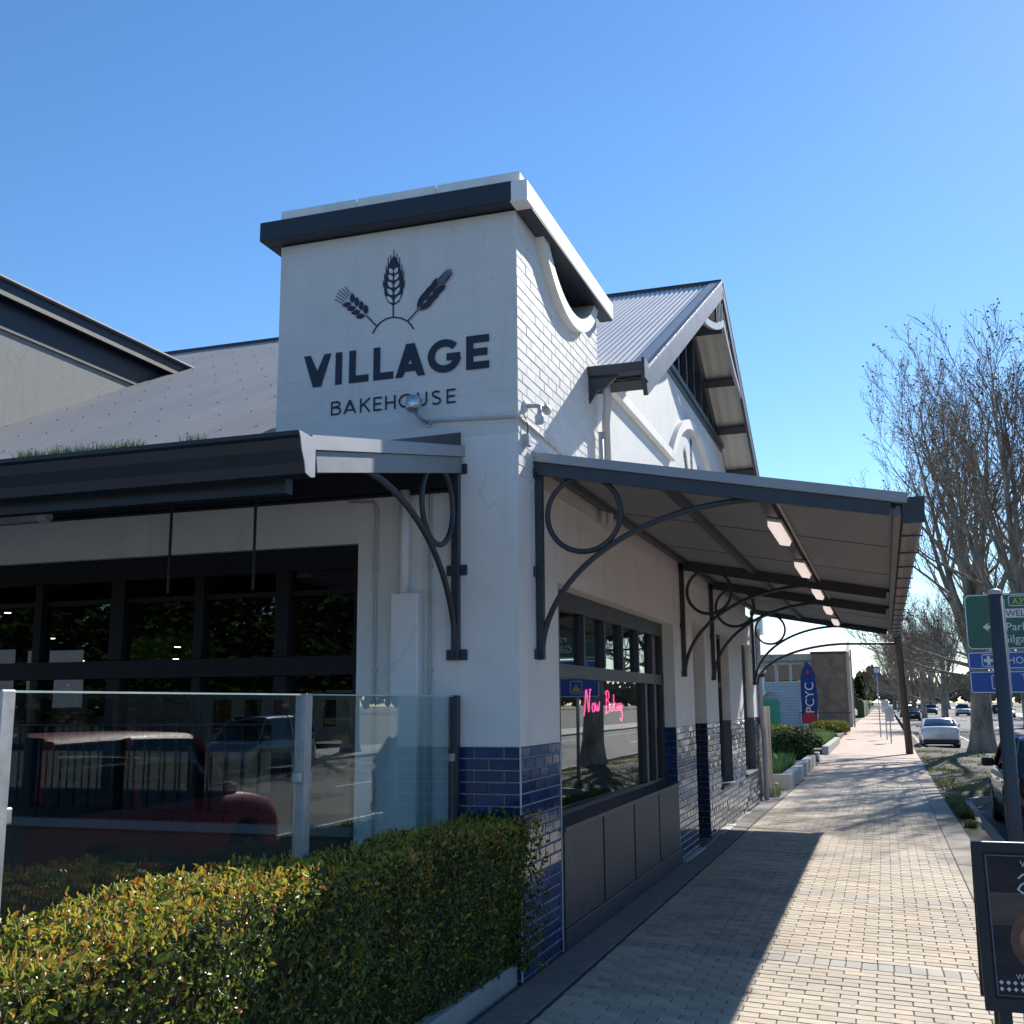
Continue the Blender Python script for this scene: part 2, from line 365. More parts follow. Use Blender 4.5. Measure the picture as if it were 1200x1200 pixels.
# ---------------------------------------------------------------- lettering drawn with strokes of even width
LIFT = (0, -1, 0)                       # each stroke lies a hair above the one before
def stroke_poly(mb, pts, wd, place, closed=False):
    """flat ribbon along pts (2-D), place(x, z) -> 3-D"""
    n = len(pts); L_, Rr = [], []
    for i in range(n):
        if closed: a = pts[i-1]; b = pts[(i+1)%n]
        else: a = pts[max(i-1,0)]; b = pts[min(i+1,n-1)]
        tx, tz = b[0]-a[0], b[1]-a[1]; ln = math.hypot(tx, tz) or 1; nx, nz = -tz/ln, tx/ln
        k = 1.0
        if 0 < i < n-1 or closed:
            p0 = pts[i-1]; p1 = pts[i]; e = math.hypot(p1[0]-p0[0], p1[1]-p0[1]) or 1
            ex, ez = (p1[0]-p0[0])/e, (p1[1]-p0[1])/e; c = ex*tx/ln+ez*tz/ln; k = min(2.0, 1/max(c, .5))
        L_.append((pts[i][0]+nx*wd/2*k, pts[i][1]+nz*wd/2*k)); Rr.append((pts[i][0]-nx*wd/2*k, pts[i][1]-nz*wd/2*k))
    lift = Vector(LIFT)*(mb.nstroke*.0004); mb.nstroke += 1
    vs = [Vector(place(*p))+lift for p in L_] + [Vector(place(*p))+lift for p in Rr]
    fs = [(n+i, n+(i+1)%n, (i+1)%n, i) for i in range(n if closed else n-1)]
    mb.add(vs, fs)
def arc(cx, cz, rx, rz, a0, a1, n=20):
    return [(cx+rx*math.cos(R(a0+(a1-a0)*i/n)), cz+rz*math.sin(R(a0+(a1-a0)*i/n))) for i in range(n+1)]
# every letter: strokes in a unit box (x 0..1 scaled by its own width, z 0..1); s = half stroke in x, t = half stroke in z
def glyph(ch, s, t):
    if ch == 'I': return [[(.5,0),(.5,1)]]
    if ch == 'L': return [[(s,1),(s,0)],[(s,t),(1,t)]]
    if ch == 'A': return [[(.24,.27),(.76,.27)]]
    if ch == 'G': return [arc(.5,.5,.5-s,.5-t,40,352,32),[(1-s*.35,.46),(.56,.46)]]
    if ch == 'E': return [[(s,0),(s,1)],[(s,1-t),(1,1-t)],[(s,.5),(.93,.5)],[(s,t),(1,t)]]
    if ch == 'B': return [[(s,0),(s,1)],[(s,1-t),(.55,1-t)]+arc(.55,.77,.32,.23-t,90,-90,10)+[(s,.54)],[(s,.54),(.6,.54)]+arc(.6,.27+t*.5,.4-s,.27-t*.5,90,-90,10)+[(s,t)]]
    if ch == 'K': return [[(s,0),(s,1)],[(.93,1),(s,.42)],[(.35,.6),(1-s,0)]]
    if ch == 'H': return [[(s,0),(s,1)],[(1-s,0),(1-s,1)],[(s,.5),(1-s,.5)]]
    if ch == 'O': return [arc(.5,.5,.5-s,.5-t,0,360,32)]
    if ch == 'U': return [[(s,1),(s,.4)]+arc(.5,.38,.5-s,.38-t,180,360,16)+[(1-s,1)]]
    if ch == 'S': return [arc(.5,.75,.42-s,.25-t,30,270,16)+arc(.5,.27,.46-s,.25-t*.5,90,-150,16)]
    return []
def letters(mb, spec, z0, h, wd, place):
    """spec: list of (char, x0, x1)"""
    for ch, x0, x1 in spec:
        W_ = x1-x0
        if ch in 'VA':                                   # slanted legs cut off level with the line
            k = wd*1.06/W_; c = wd*.62/W_; pp = [(0,1),(k,1),(.5,2.2*k*.9 if wd > .03 else 2.3*k),(1-k,1),(1,1),(.5+c,0),(.5-c,0)]
            if ch == 'A': pp = [(a, 1-b) for a, b in pp]
            lf_ = Vector(LIFT)*(mb.nstroke*.0004); mb.nstroke += 1
            vs = [Vector(place(x0+a*W_, z0+b*h))+lf_ for a, b in pp]
            mb.add(vs, [(0,1,2,6),(2,3,4,5),(2,5,6)] if ch == 'V' else [(6,2,1,0),(5,4,3,2),(6,5,2)])
        for st in glyph(ch, wd/2/W_, wd/2/h): stroke_poly(mb, [(x0+p[0]*W_, z0+p[1]*h) for p in st], wd, place)

def text_mesh(txt, size, name):
    cu = bpy.data.curves.new(name, 'FONT'); cu.body = txt; cu.size = size; cu.extrude = 0.0008
    ob = bpy.data.objects.new(name, cu); COL.objects.link(ob)
    dg = bpy.context.evaluated_depsgraph_get(); me = bpy.data.meshes.new_from_object(ob.evaluated_get(dg))
    bpy.data.objects.remove(ob); me.name = name; return me
def text_obj(name, txt, size, m, parent, loc, rot, bold=0.0):
    me = text_mesh(txt, size, name); me.materials.clear(); me.materials.append(M[m] if isinstance(m, str) else m)
    return inst(name, me, parent, loc, rot)

# ================================================================ SETTING: ground, pavement, road
CROSS, FALL = 0.033, 0.006
def zg(x, y):
    return -CROSS*min(max(x, -1.0), 3.7) - FALL*min(max(y, -10), 24)
ROADZ = -0.38
g = MB(); g.quad((-900,-900,-0.62),(900,-900,-0.62),(900,1500,-0.62),(-900,1500,-0.62))
struct(g.build('ground', 'ground'))
pave = MB(); pave.box(0.0, 3.33, -10, 24, -0.25, -0.009)
pavement = struct(pave.build('pavement', 'sand')); pavement.rotation_euler = (-FALL, CROSS, 0)
# pavers: shared meshes, laid in courses across the path with a soldier course every 3.2 m
PL, PW, J = 0.2385, 0.1195, 0.0075
def paver_mesh(nm, lx, ly, m, tilt):
    b = MB(); b.cbox(0, lx, 0, ly, -0.03, 0, 0.0045); return b.mesh(nm, m)
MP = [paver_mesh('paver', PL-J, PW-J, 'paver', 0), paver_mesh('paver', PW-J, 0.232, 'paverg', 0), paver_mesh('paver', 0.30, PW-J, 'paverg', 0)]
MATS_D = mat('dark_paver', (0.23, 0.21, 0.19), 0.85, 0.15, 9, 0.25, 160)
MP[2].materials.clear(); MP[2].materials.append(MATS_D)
bands = [1.42, 4.64, 7.86, 11.08, 14.3, 17.5, 20.7]
slots = []            # (kind, x, y, length)
y = -9.9; row = 0; used = set()
while y < 23.8:
    bd = [b for b in bands if b <= y and b not in used]
    if bd:
        used.update(bd)
        x = 0.36
        while x < 3.30: slots.append((1, x, y, min(PW, 3.33-x))); x += PW
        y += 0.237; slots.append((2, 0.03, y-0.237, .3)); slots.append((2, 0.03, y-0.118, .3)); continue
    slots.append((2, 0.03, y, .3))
    x = 0.36 - (PL/2 if row % 2 else 0)
    while x < 3.32:
        a = max(x, 0.36); e = min(x+PL, 3.33)
        if e-a > 0.05: slots.append((0, a, y, e-a))
        x += PL
    y += PW; row += 1
vis = [s for s in slots if s[2] > -0.95]; vis.sort(key=lambda s: s[2])
single = set(id(s) for s in [s for s in vis if 0.3 < s[1]][:300])
far = MB(); fmat = {0: 0, 1: 1, 2: 2}
for s in slots:
    k, x, y, ln = s
    dz = random.uniform(-0.0022, 0.0012); full = {0: PL, 1: PW, 2: .3}[k]
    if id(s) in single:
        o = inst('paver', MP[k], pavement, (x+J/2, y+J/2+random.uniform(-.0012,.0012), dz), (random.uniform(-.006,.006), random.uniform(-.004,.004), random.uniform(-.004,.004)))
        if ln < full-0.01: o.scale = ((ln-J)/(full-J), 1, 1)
    else:
        ly = 0.232 if k == 1 else PW-J
        yj = y+J/2+random.uniform(-.001,.001)
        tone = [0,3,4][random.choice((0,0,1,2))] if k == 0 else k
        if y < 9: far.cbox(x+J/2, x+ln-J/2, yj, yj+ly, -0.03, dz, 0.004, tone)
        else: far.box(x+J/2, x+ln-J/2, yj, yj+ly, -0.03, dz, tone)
pa = mat('clay_paver_pale', (0.52, 0.43, 0.33), 0.82, 0.15, 9, 0.25, 160)
pb = mat('clay_paver_dull', (0.42, 0.34, 0.25), 0.82, 0.17, 9, 0.25, 160)
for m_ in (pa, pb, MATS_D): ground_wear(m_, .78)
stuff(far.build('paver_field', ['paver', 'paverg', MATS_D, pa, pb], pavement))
# concrete edge strip of the path, cast in bays
edge = MB(); edge.box(3.34, 3.69, -10, 24, -0.3, -0.012)
kerb = struct(edge.build('kerb', 'sand')); kerb.rotation_euler = (-FALL, CROSS, 0)
for i in range(23):
    b = MB(); y0 = -10+i*1.5; b.cbox(3.335, 3.70, y0+.004, y0+1.494, -0.2, random.uniform(-.004,.002), 0.008); b.build('edging_bay', 'kerbc', kerb)
# path beyond the crossing
pv2 = MB(); pv2.quad((-.2,24,-.144+.0066),(3.7,24,-.144-.122),(3.7,260,-.144-.122),(-.2,260,-.144+.0066))
pv2m = brick_mat('paving_far', (0.50,0.36,0.27), (0.43,0.31,0.235), (0.24,0.19,0.15), 0.2385, 0.1195, 0.006, 0.85, 0.2, 'XY', var=0.22)
struct(pv2.build('pavement_far', pv2m))
dw = MB(); dw.quad((-6,33.0,-.13),(3.7,33.0,-.262),(3.7,37.6,-.262),(-6,37.6,-.13)); struct(dw.build('driveway', 'concrete'))
# road with markings
rd = MB(); rd.quad((4.25,-120,ROADZ),(19,-120,ROADZ),(19,600,ROADZ),(4.25,600,ROADZ)); struct(rd.build('road', 'asphalt'))
ln = MB(); z = ROADZ+.004
for k in range(60): ln.quad((11.55,-60+k*9,z),(11.67,-60+k*9,z),(11.67,-57+k*9,z),(11.55,-57+k*9,z))
for xx in (7.0, 16.2): ln.quad((xx,-110,z),(xx+.10,-110,z),(xx+.10,110,z),(xx,110,z))
struct(ln.build('road_markings', 'line'))
for x0, x1 in ((4.05, 4.25), (19.0, 19.2)):
    k = MB()
    for i in range(100): k.cbox(x0, x1, -50+i*2.5, -50+i*2.5+2.492, -0.6, -0.27 if x0 > 5 else -0.25, 0.02)
    struct(k.build('road_kerb', 'kerbc'))
fp = MB(); fp.quad((19.2,-120,-.262),(24,-120,-.262),(24,400,-.262),(19.2,400,-.262)); struct(fp.build('pavement_opposite', 'concrete'))
# earth verge between path and road, widening to a tree island
def island_w(y): 
    t = max(0, min(1, (y-19)/3.0))*max(0, min(1, (47-y)/2.5)); return 4.07 + 3.3*(t*t*(3-2*t))
def noise2(x, y):
    return (math.sin(x*3.1+y*1.7)+math.sin(x*7.3-y*4.1+1.3)*.5+math.sin(x*1.3+y*9.7)*.35+math.sin(x*17+y*13)*.2)/2
ve = MB(); nx, ny = 10, 260; vs = []
for j in range(ny+1):
    yy = -10+j*(90/ny); wv = island_w(yy)
    for i in range(nx+1):
        t = i/nx; xx = 3.70+(wv-3.70)*t
        zz = zg(3.7, yy)-.02 + 0.03*noise2(xx*2, yy*2)*math.sin(math.pi*t) + (0.13*math.sin(math.pi*t) if wv > 5 else 0)
        if i == nx: zz = min(zz, -.26)
        vs.append((xx, yy, zz))
ve.add(vs, [(j*(nx+1)+i, j*(nx+1)+i+1, (j+1)*(nx+1)+i+1, (j+1)*(nx+1)+i) for j in range(ny) for i in range(nx)])
struct(ve.build('verge', 'dirt', smooth=True))
ik = MB()
pts = [(island_w(y_)+.08, y_, -.30) for y_ in [19+i*.6 for i in range(48)]]
for a, b in zip(pts[:-1], pts[1:]): ik.beam(a, b, .15, .17)
struct(ik.build('island_kerb', 'kerbc'))

def blades(mb, spots, h0, h1, wd=0.006, lean=0.5, t0=0.0, t1=1.0):
    for (x, y, zb) in spots:
        a = random.uniform(0, 6.283); h = random.uniform(h0, h1); l = random.uniform(.1, lean)*h; w_ = wd*random.uniform(.7, 1.5)
        dx, dy = math.cos(a), math.sin(a); px, py = -dy*w_, dx*w_; tn = random.uniform(t0, t1)
        mb.add([(x-px,y-py,zb),(x+px,y+py,zb),(x+dx*l*.35+px*.7,y+dy*l*.35+py*.7,zb+h*.6),(x+dx*l*.35-px*.7,y+dy*l*.35-py*.7,zb+h*.6),(x+dx*l,y+dy*l,zb+h)],
               [(0,1,2,3),(3,2,4)]); mb.tone += [tn, tn]
grassm = leaf_mat('grass_blade', [(0,(0.06,0.10,0.015)),(.5,(0.12,0.17,0.03)),(.85,(0.20,0.21,0.05)),(1,(0.30,0.25,0.11))], 0.5, .3)
gs = []
for _ in range(30000):
    yy = random.uniform(13, 44); wv = island_w(yy); xx = random.uniform(3.74, wv-.05)
    if noise2(xx*.9+4, yy*.55) + noise2(xx*2.2, yy*1.7)*.5 < (.28 if yy > 26 else -.05): continue
    gs.append((xx, yy, zg(3.7, yy)-.03+(0.08 if wv > 5 else 0)*math.sin(math.pi*(xx-3.7)/(wv-3.7))))
gb = MB(); blades(gb, gs, .05, .16, .009, .7); stuff(tag(gb.build('grass', grassm), 'patchy short green grass growing on the bare earth verge', 'grass'))
# ground left of the path past the bakery, and the paved terrace behind the hedge
sg = MB(); sg.quad((-80,16.9,-.17),(-.2,16.9,-.17),(-.2,260,-.15),(-80,260,-.15)); struct(sg.build('side_ground', 'ground'))
pt = MB(); pt.box(-12, -.46, -9, .0, -.3, .06); struct(pt.build('terrace', mat('terrace_concrete', (0.24,0.235,0.23), .7, .15, 2, .2, 80)))
ss = MB(); ss.quad((-120,-40,-.3),(4.0,-40,-.3),(4.0,-10,-.3),(-120,-10,-.3)); struct(ss.build('side_street', mat('bounce_concrete', (.34,.32,.29), .85, .2, 1.2, .3, 90)))  # unseen street made pale to bounce fill onto the shaded walls
sw = MB(); sw.box(-40, -.0, -10, -9, -.35, -.02); struct(sw.build('side_path', 'concrete'))

# ================================================================ BAKERY BUILDING
bak = thing('bakery_building', 'white painted corner bakery with square lettered tower, blue glazed base and gabled roof', 'building')
TX, TY, TZ = -2.15, 2.60, 5.875          # tower: x from TX to 0, y from 0 to TY, wall top
COURSE, BLEN = 0.086, 0.240
TILE = 19*COURSE                         # height of the glazed base
LOW = 4.03                               # below: smooth render, above: painted brick on the tower front
# --- tower walls
AC, AZ, AR = 1.47, 6.54, 1.03            # circle of the scooped opening in the street side parapet
def notch(r, zt, n=22):
    h = math.sqrt(r*r-(AZ-zt)**2); a0 = math.atan2(zt-AZ, -h); a1 = math.atan2(zt-AZ, h)
    if a0 > 0: a0 -= 2*math.pi
    return [(AC+r*math.cos(a0+(a1-a0)*i/n), AZ+r*math.sin(a0+(a1-a0)*i/n)) for i in range(n+1)]
tw = MB()
tw.box(TX, 0, 0.0, .24, LOW, TZ)                                   # front
tw.box(TX, TX+.22, .22, TY, 3.0, TZ)                               # left
tw.box(TX+.22, -.22, TY-.22, TY, 3.0, TZ)                          # back
tw.prism([(.24,3.69),(TY,3.69),(TY,TZ)] + list(reversed(notch(AR, TZ))) + [(.24,TZ)], 0, -.22, -0.0)   # street side with the scoop
tw.box(TX+.22, -.22, .22, TY-.22, 5.18, 5.28)                      # deck inside
tower = tw.build('tower_wall', 'brickw', bak)
# bricks: front and street side, painted, standing a few millimetres proud of the bed
def course_cells(a0, a1, off, blen=BLEN):
    x = a0 - off
    while x < a1 - 1e-6:
        s_, e_ = max(x, a0), min(x+blen, a1)
        if e_-s_ > 0.03: yield s_, e_
        x += blen
JB = 0.007
bm_full = MB(); bm_full.cbox(-.022, 0.0, -(BLEN-JB)/2, (BLEN-JB)/2, -(COURSE-JB)/2, (COURSE-JB)/2, 0.003)
me_brick = bm_full.mesh('brick', 'brickw')
bricks_left = 300; bf = MB()
side = []; front = []
z = LOW - .34; r_ = 0
while z + COURSE < TZ + .01:
    for s_, e_ in course_cells(0.0, TY, (BLEN/2 if r_ % 2 else 0)): side.append((s_, e_, z))
    z += COURSE; r_ += 1
z = LOW; r_ = 0
while z + COURSE < TZ + .03:
    for s_, e_ in course_cells(TX, 0.0, (BLEN*.7 if r_ % 2 else BLEN*.2)): front.append((s_, e_, min(z, TZ-COURSE)))
    z += COURSE; r_ += 1
for s_, e_, z in side:
    cy, cz = (s_+e_)/2, z+COURSE/2
    if cz > TZ: continue
    if any(math.hypot(yy-AC, zz-AZ) < AR+.03 for yy in (s_, cy, e_) for zz in (z, z+COURSE)): continue
    pr = 0.0045 + random.uniform(-.0016, .0022)
    if bricks_left > 0:
        bricks_left -= 1
        o = inst('brick', me_brick, tower, (pr, cy, cz), (0, random.uniform(-.012,.012), random.uniform(-.006,.006)))
        if e_-s_ < BLEN-.01: o.scale = (1, (e_-s_-JB)/(BLEN-JB), 1)
    else: bf.cbox(pr-.02, pr, s_+JB/2, e_-JB/2, z+JB/2, z+COURSE-JB/2, .004)
# the front's thick paint leaves only the faintest joints; the nearest bricks singly, the rest joined
me_fb = MB(); me_fb.cbox(-(BLEN-.006)/2, (BLEN-.006)/2, 0, .02, -(COURSE-.006)/2, (COURSE-.006)/2, .0025); me_fb = me_fb.mesh('brick', 'brickw')
for s_, e_, z in front:
    pr = .0014 + random.uniform(-.0005, .0008)
    if bricks_left > 0:
        bricks_left -= 1
        o = inst('brick', me_fb, tower, ((s_+e_)/2, -pr, z+COURSE/2))
        if e_-s_ < BLEN-.01: o.scale = ((e_-s_-.006)/(BLEN-.006), 1, 1)
    else: bf.cbox(s_+.003, e_-.003, -pr, .012, z+.003, z+COURSE-.003, .0025)
stuff(bf.build('brickwork', 'brickw', tower))
# scoop moulding
mo = MB(); n_ = 26; inner = notch(AR-.0, TZ-.002, n_); outer = notch(AR+.125, TZ-.002, n_)
for (xa, xb, i_, o_) in ((0.0, .075, inner, outer),):
    vs = [(xa, *p) for p in i_]+[(xb, *p) for p in i_]+[(xb, *p) for p in o_]+[(xa, *p) for p in o_]; N = n_+1
    fs = []
    for i in range(n_):
        for a, b in ((0,1),(1,2),(2,3)): fs.append((a*N+i, b*N+i, b*N+i+1, a*N+i+1))
    mo.add(vs, fs)
mo.build('scoop_moulding', 'white', bak)
# cornice and coping
c = MB(); c.cbox(TX-.13, .018, -.15, -.0, TZ+.012, TZ+.185, .006); c.cbox(TX-.13, TX, 0, TY+.12, TZ+.012, TZ+.185, .006); c.build('cornice_band', 'navy', bak)
c = MB(); c.cbox(.0, .145, -.149, TY+.17, TZ-.001, TZ+.183, .01); c.build('cornice_return', 'white', bak)
c = MB(); c.box(TX+.001, -.001, .001, TY, TZ+.001, TZ+.18); c.build('tower_slab', 'navy', bak)
c = MB(); c.box(.004, .14, .01, TY+.16, TZ-.008, TZ-.002); c.build('cornice_soffit', 'navy', bak)
c = MB()
for i in range(3):
    xa = TX+.0+i*(2.2/3); c.cbox(xa, xa+2.2/3-.004, -.03, TY+.1, TZ+.186, TZ+.325, .012)
cp = c.build('coping', 'white', bak)
# smooth lower walls
wl = MB()
wl.box(-1.357, -.0, 0.0, .24, TILE, LOW)                           # front pier and wall by the conduits
wl.box(-1.357, -.49, 0.0, .24, -.2, TILE)
wl.box(-9, -1.357, .0, .24, 3.23, LOW-.02)                         # above the storefront
wl.box(-.24, -.0, .24, 1.05, TILE, LOW-.34)                        # street side pier
wl.box(-.24, -.0, 1.05, 6.415, 2.965, LOW-.34)                     # above the shop window
wl.build('wall', 'white', bak)
# street wall past the window with the recesses
openings = [(7.9, 9.0, -.3, 3.12), (10.28, 11.72, .6, 3.12), (13.6, 15.32, .6, 3.1)]
ws = MB(); yend = 16.45
def holed(mb, y0, y1, z0, z1, xa, xb):
    ys = sorted({y0, y1, *[o[0] for o in openings if y0 < o[0] < y1], *[o[1] for o in openings if y0 < o[1] < y1]})
    for a, b in zip(ys[:-1], ys[1:]):
        op = [o for o in openings if o[0] <= a+1e-6 and o[1] >= b-1e-6]
        if not op: mb.box(xa, xb, a, b, z0, z1); continue
        o = op[0]
        if o[2] > z0: mb.box(xa, xb, a, b, z0, min(o[2], z1))
        if o[3] < z1: mb.box(xa, xb, a, b, max(o[3], z0), z1)
holed(ws, 6.415, yend, TILE, LOW-.34, -.24, 0)
ws.build('wall', 'white', bak)
wt = MB(); holed(wt, 6.415, yend, -.35, TILE, -.24, -.012); wt.build('base_wall', 'groutdark', bak)
pb1 = MB(); pb1.box(-.49, -.012, .012, .24, -.3, TILE); pb1.box(-.24, -.012, .24, 1.05, -.3, TILE); pb1.build('base_wall', 'grout', bak)
# --- glazed bricks
gl_left = 300; gfar = MB()
me_gl = MB(); me_gl.cbox(-.02, 0, -(BLEN-.011)/2, (BLEN-.011)/2, -(COURSE-.011)/2, (COURSE-.011)/2, .004); me_gl = me_gl.mesh('glazed_brick', 'glaze')
base1 = [o for o in bak.children if o.name.startswith('base_wall')][-1]; base2 = [o for o in bak.children if o.name.startswith('base_wall')][0]
def glz_side(y0, y1, z0, z1, par, xo=0.0, single=True):
    global gl_left
    for r_ in range(-2, 19):
        z = r_*COURSE
        if z+COURSE/2 < z0 or z+COURSE/2 > z1: continue
        for s_, e_ in course_cells(y0, y1, (BLEN/2 if r_ % 2 else 0), BLEN):
            rot = (0, random.uniform(-.012,.012), random.uniform(-.012,.012)); pr = xo+random.uniform(-.0015,.0015)
            if single and gl_left > 0:
                gl_left -= 1
                o = inst('glazed_brick', me_gl, par, (pr, (s_+e_)/2, z+COURSE/2), rot)
                if e_-s_ < BLEN-.005: o.scale = (1, (e_-s_-.011)/(BLEN-.011), 1)
            else:
                o_ = len(gfar.v); gfar.cbox(pr-.02, pr, s_+.0055, e_-.0055, z+.0055, z+COURSE-.0055, .004); ta, tb = random.gauss(0,.022), random.gauss(0,.022)
                for i_ in range(o_, len(gfar.v)): vx = gfar.v[i_]; gfar.v[i_] = (vx[0]+(vx[1]-(s_+e_)/2)*ta+(vx[2]-z-COURSE/2)*tb, vx[1], vx[2])
def glz_front(x0, x1, yo, par, z0=-.3, z1=9, single=True):
    global gl_left
    for r_ in range(-2, 19):
        z = r_*COURSE
        if z+COURSE/2 < z0 or z+COURSE/2 > z1: continue
        for s_, e_ in course_cells(x0, x1, (BLEN*.0 if r_ % 2 else BLEN*.5), BLEN):
            if single and gl_left > 0:
                gl_left -= 1
                o = inst('glazed_brick', me_gl, par, ((s_+e_)/2, yo+random.uniform(-.001,.001), z+COURSE/2), (random.uniform(-.008,.008), 0, -math.pi/2+random.uniform(-.008,.008)))
                if e_-s_ < BLEN-.005: o.scale = (1, (e_-s_-.011)/(BLEN-.011), 1)
            else: gfar.cbox(s_+.0055, e_-.0055, yo, yo+.02, z+.0055, z+COURSE-.0055, .004)
glz_front(-.49, -.002, 0.0, base1); glz_side(.0, 1.05, -.3, 9, base1)
glz_front(-.16, -.002, 6.403, base2, z0=.0)
glz_side(6.415, 7.9, -.3, 9, base2)
glz_side(9.0, 10.28, -.3, 9, base2, single=False); glz_side(10.28, 11.72, -.3, .6, base2, single=False); glz_side(11.72, 13.6, -.3, 9, base2, single=False)
glz_side(13.6, 15.32, -.3, .6, base2, single=False); glz_side(15.32, 16.45, -.3, 9, base2, single=False)
glz_front(-.24, -.002, 8.988, base2, single=False)
stuff(gfar.build('glazed_brickwork', 'glazefar', base2))
# white corner beads of the glazed base
for bx_ in ((-.004, .006, -.006, .004), (-.002, .006, 1.046, 1.056), (-.002, .006, 6.398, 6.406)):
    cb_ = MB(); cb_.box(*bx_, -.1, TILE); cb_.build('corner_bead', 'signwhite', bak)
# painted plinth beyond the shop window
for a, b in ((6.42, 7.9), (9.0, 11.2), (11.2, 13.6), (13.6, 16.5)):
    pl = MB(); pl.cbox(-.01, .085, a+.003, b-.003, -.4, .02-FALL*a*1.5, .01); pl.build('plinth', 'plinth', bak)
st_ = MB(); st_.cbox(-.5, .07, 7.905, 8.995, -.4, -.03, .01); st_.build('door_step', mat('step_stone', (.10,.085,.075), .6, .2, 5, .2, 60), bak)
# recess back walls and openings
rc = MB(); rc.box(-.62, -.6, 7.9, 9.0, -.3, 3.12); rc.build('door', 'frame', bak)
rj = MB(); rj.box(-.6, -.24, 9.0, 9.14, -.3, 3.12); rj.box(-.6, -.24, 7.78, 7.9, -.3, 3.12); rj.build('recess_jamb', 'navy', bak)
for (a, b, z0, z1) in openings[1:]:
    f = MB(); f.box(-.20, -.14, a, a+.07, z0, z1); f.box(-.20, -.14, b-.07, b, z0, z1); f.box(-.20, -.14, a+.07, b-.07, z1-.08, z1); f.box(-.20, -.14, a+.07, b-.07, z0, z0+.08)
    f.box(-.20, -.14, a+.07, b-.07, 2.2, 2.28)
    fo = f.build('window', 'frame', bak); p_ = MB(); p_.box(-.175, -.165, a+.07, b-.07, z0+.08, z1-.08); p_.build('pane', 'pane', fo)
    si = MB(); si.cbox(-.2, .03, a+.002, b-.002, z0-.05, z0-.001, .008); si.build('sill', 'frame', fo)
# --- shop window on the street
WX = -.15; wy0, wy1, wz0, wz1 = 1.052, 6.413, 1.02, 2.962
f = MB()
f.box(WX-.09, WX, wy0, wy1, wz1-.17, wz1); f.box(WX-.09, WX+.0, wy0, wy1, 2.18, 2.30); f.box(WX-.09, WX, wy0, wy1, .86, wz0)
f.box(WX-.09, WX, wy0, wy0+.55, wz0, 2.18); f.box(WX-.09, WX, wy0, wy0+.55, 2.30, wz1-.17); f.box(WX-.09, WX, wy1-.08, wy1, wz0, wz1-.17)
win = f.build('shop_window', 'frame', bak)
cuts = [1.60, 2.42, 3.24, 4.06, 4.88, 5.70]
for k, yy in enumerate(cuts[1:]):
    m_ = MB(); m_.cbox(WX-.30, WX+.012, yy-.03, yy+.03, 2.302, wz1-.172, .006); m_.build('mullion', 'frame', win)
m_ = MB(); m_.cbox(WX-.24, WX+.012, 5.18, 5.30, wz0+.002, 2.178, .006); m_.build('mullion', 'frame', win)
m_ = MB(); m_.cbox(WX-.12, WX+.012, 5.72, 5.80, wz0+.002, 2.178, .006); m_.build('mullion', 'frame', win)
allc = cuts + [wy1-.08]
for a, b in zip(allc[:-1], allc[1:]):
    p_ = MB(); p_.box(WX-.05, WX-.042, a+.03, b-.03, 2.30, wz1-.17); p_.build('pane', 'pane', win)
for a, b in ((1.60, 5.18), (5.30, 5.72), (5.80, wy1-.08)):
    p_ = MB(); p_.box(WX-.05, WX-.042, a, b, wz0, 2.18); p_.build('pane', 'pane', win)
sl_ = MB(); sl_.prism([(WX,.985),(.035,.945),(.035,.915),(WX,.915)], 1, 1.06, 6.405); sl_.build('sill', 'frame', win)
# dado of flat panels under the window
da = MB(); da.box(-.14, -.012, 1.058, 6.408, -.25, .913); dd = da.build('dado', 'shopdark', bak)
pe = [1.06, 2.40, 3.72, 5.05, 6.37]
for a, b in zip(pe[:-1], pe[1:]):
    q = MB(); q.cbox(-.012, .016, a+.03, b-.03, .148, .912, .004); q.build('panel', 'dado', dd)
q = MB(); q.cbox(-.012, .03, 1.06, 6.405, -.2, .145, .006); q.build('skirting', 'dado', dd)
# conduit end on the pier edge
# --- gable above the awning
GY, GZ, GS, OV = 8.57, 8.44, 0.527, 0.55     # ridge position, ridge height, slope, overhang
def rz(y): return GZ - GS*abs(y-GY)
gw = MB(); g0, g1 = 2.60, 14.6
gw.prism([(g0,3.69),(g1,3.69),(g1,rz(g1)-.12),(GY+ (GZ-.12-6.62)/GS,6.62),(GY-(GZ-.12-6.62)/GS,6.62),(g0,rz(g0)-.12)], 0, -.24, 0.0)
gablem = brick_mat('painted_brick_far', (.71,.71,.70), (.69,.69,.68), (.66,.66,.65), .24, .086, .006, .6, .35, 'YZ', var=.06)
gw.build('gable_wall', gablem, bak)
# glazed triangle, dark
ga = MB(); h0 = (GZ-.2-6.62)/GS
ga.prism([(GY-h0,6.64),(GY+h0,6.64),(GY,GZ-.22)], 0, -.16, -.12); gt = ga.build('gable_window', 'carglass', bak)
gf = MB(); gf.box(-.12, .02, GY-h0-.2, GY+h0+.2, 6.48, 6.56); gf.box(-.12, .055, GY-h0-.28, GY+h0+.28, 6.56, 6.64); gf.build('sill', 'frame', gt)
for k in range(-4, 5):
    yy = GY+k*.72; top = GZ-.22-GS*abs(yy-GY)
    if top > 6.75: q = MB(); q.box(-.118, -.04, yy-.07, yy+.07, 6.641, top); q.build('mullion', 'frame', gt)
for sg_ in (-1, 1):
    q = MB(); q.beam((-.07, GY+sg_*h0, 6.66), (-.07, GY, GZ-.24), .1, .16); q.build('mullion', 'frame', gt)
bk = MB(); bk.prism([(GY-h0,6.60),(GY+h0,6.60),(GY,GZ-.22)], 0, -.5, -.48); bk.build('gable_lining', 'inside', gt)
